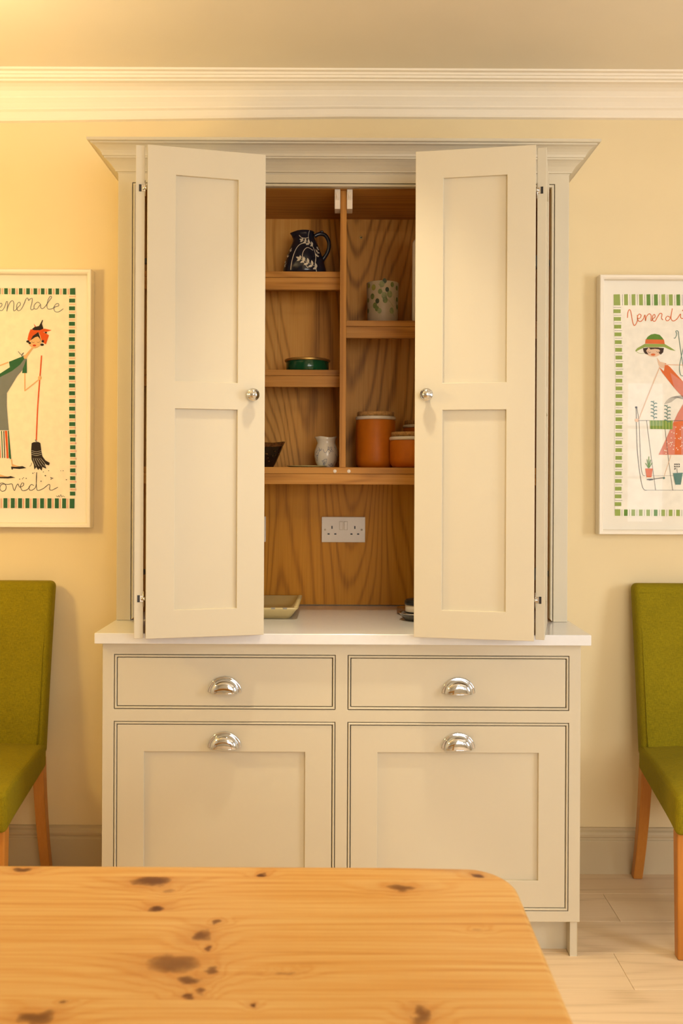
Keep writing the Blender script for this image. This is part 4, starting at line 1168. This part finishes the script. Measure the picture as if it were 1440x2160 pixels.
for sx in (-1, 1):
    for sy in (-1, 1):
        lp = [(0.030,0.0),(0.034,0.01),(0.026,0.05),(0.033,0.12),(0.040,0.30),(0.036,0.44),(0.027,0.47),(0.040,0.50),(0.044,0.53),(0.044,TZ-TH-0.0005)]
        MB().lathe(lp, 24, (sx*lx, sy*ly, 0)).build('leg', PW, tb)
MB().box(-lx+0.045, lx-0.045, ly-0.012, ly+0.012, TZ-TH-0.10, TZ-TH-0.0005).build('apron', PW, tb)
MB().box(-lx+0.045, lx-0.045, -ly-0.012, -ly+0.012, TZ-TH-0.10, TZ-TH-0.0005).build('apron', PW, tb)
for sx in (-1, 1):
    MB().box(sx*lx-0.012, sx*lx+0.012, -ly+0.045, ly-0.045, TZ-TH-0.10, TZ-TH-0.0005).build('apron', PW, tb)

# ------------------------------------------------------------------ lamps of the room, plus one added uplight (outside the frame)
LX, LY, LZC = -1.75, -1.20, 1.78
lr = empty('floor_lamp', (LX, LY, 0), 'brass floor lamp with a glowing opal globe beside the broom picture', 'lamp')
MB().lathe([(0,0.0),(0.14,0.0),(0.14,0.012),(0.03,0.022),(0,0.022)], 32).build('base', M['brass'], lr)
MB().tube([(0,0,0.02),(0,0,LZC-0.115)], 0.010, 12).build('pole', M['brass'], lr)
RG = 0.13
area = 4*PI*RG*RG
sph = MB().lathe([(RG*math.cos(a), LZC+RG*math.sin(a)) for a in [-PI/2+PI*k/16 for k in range(17)]], 28)
sph.build('opal_globe', emit('opal_globe_glow', (1.0, 0.70, 0.22), LAMP_POWER/(area*PI)), lr)
cl = empty('ceiling_light', (0.6, -3.9, ZC-0.0005), 'round flush ceiling light with an opal shade behind the table', 'lamp')
MB().lathe([(0.0,-0.002),(0.24,-0.002),(0.24,-0.03),(0.225,-0.03)], 32).build('rim', M['chrome'], cl)
MB().lathe([(0.222,-0.028),(0.20,-0.055),(0.13,-0.078),(0.0,-0.086)], 32).build('opal_shade', emit('opal_shade_glow', (1.0, 0.88, 0.58), CEILING_LAMP/(PI*0.22**2*PI)), cl)

# recessed downlight in front of the dresser
r = empty('recessed_downlight', (0.05, -1.0, ZC-0.0005), 'recessed ceiling downlight in front of the dresser', 'lamp')
MB().lathe([(0.030,-0.0003),(0.045,-0.003),(0.045,-0.0003)], 28).build('bezel', M['chrome'], r)
MB().lathe([(0.0,-0.0008),(0.030,-0.0008)], 28).build('lens', emit('downlight_lens', (1.0, 0.80, 0.52), 6.0), r)
l = bpy.data.lights.new('downlight_beam', 'SPOT'); l.energy = DOWNLIGHT; l.color = (1.0, 0.84, 0.56)
l.spot_size = math.radians(72); l.spot_blend = 1.0; l.shadow_soft_size = 0.05
o = bpy.data.objects.new('downlight_beam', l); COL.objects.link(o); o.location = (0.05, -1.0, ZC-0.012)

# added pendant out of view, its bowl shaped to brighten only the ceiling
UX, UY, UZ = -1.15, -0.98, 2.42
r = empty('added_bowl_pendant', (UX, UY, UZ), 'added brass bowl pendant out of view, brightening the ceiling', 'lamp')
MB().lathe([(0.0,-0.060),(0.06,-0.055),(0.115,-0.030),(0.145,0.010),(0.141,0.010),(0.11,-0.026),(0.058,-0.050),(0.0,-0.055)], 32).build('bowl', M['brass'], r)
MB().tube([(0,0,-0.055),(0,0,ZC-UZ-0.0005)], 0.005, 8).build('rod', M['brass'], r)
l = bpy.data.lights.new('added_uplight_bulb', 'POINT'); l.energy = UPLIGHT; l.color = (1.0, 0.86, 0.58); l.shadow_soft_size = 0.03
o = bpy.data.objects.new('added_uplight_bulb', l); COL.objects.link(o); o.location = (UX+0.03, UY, UZ-0.005)
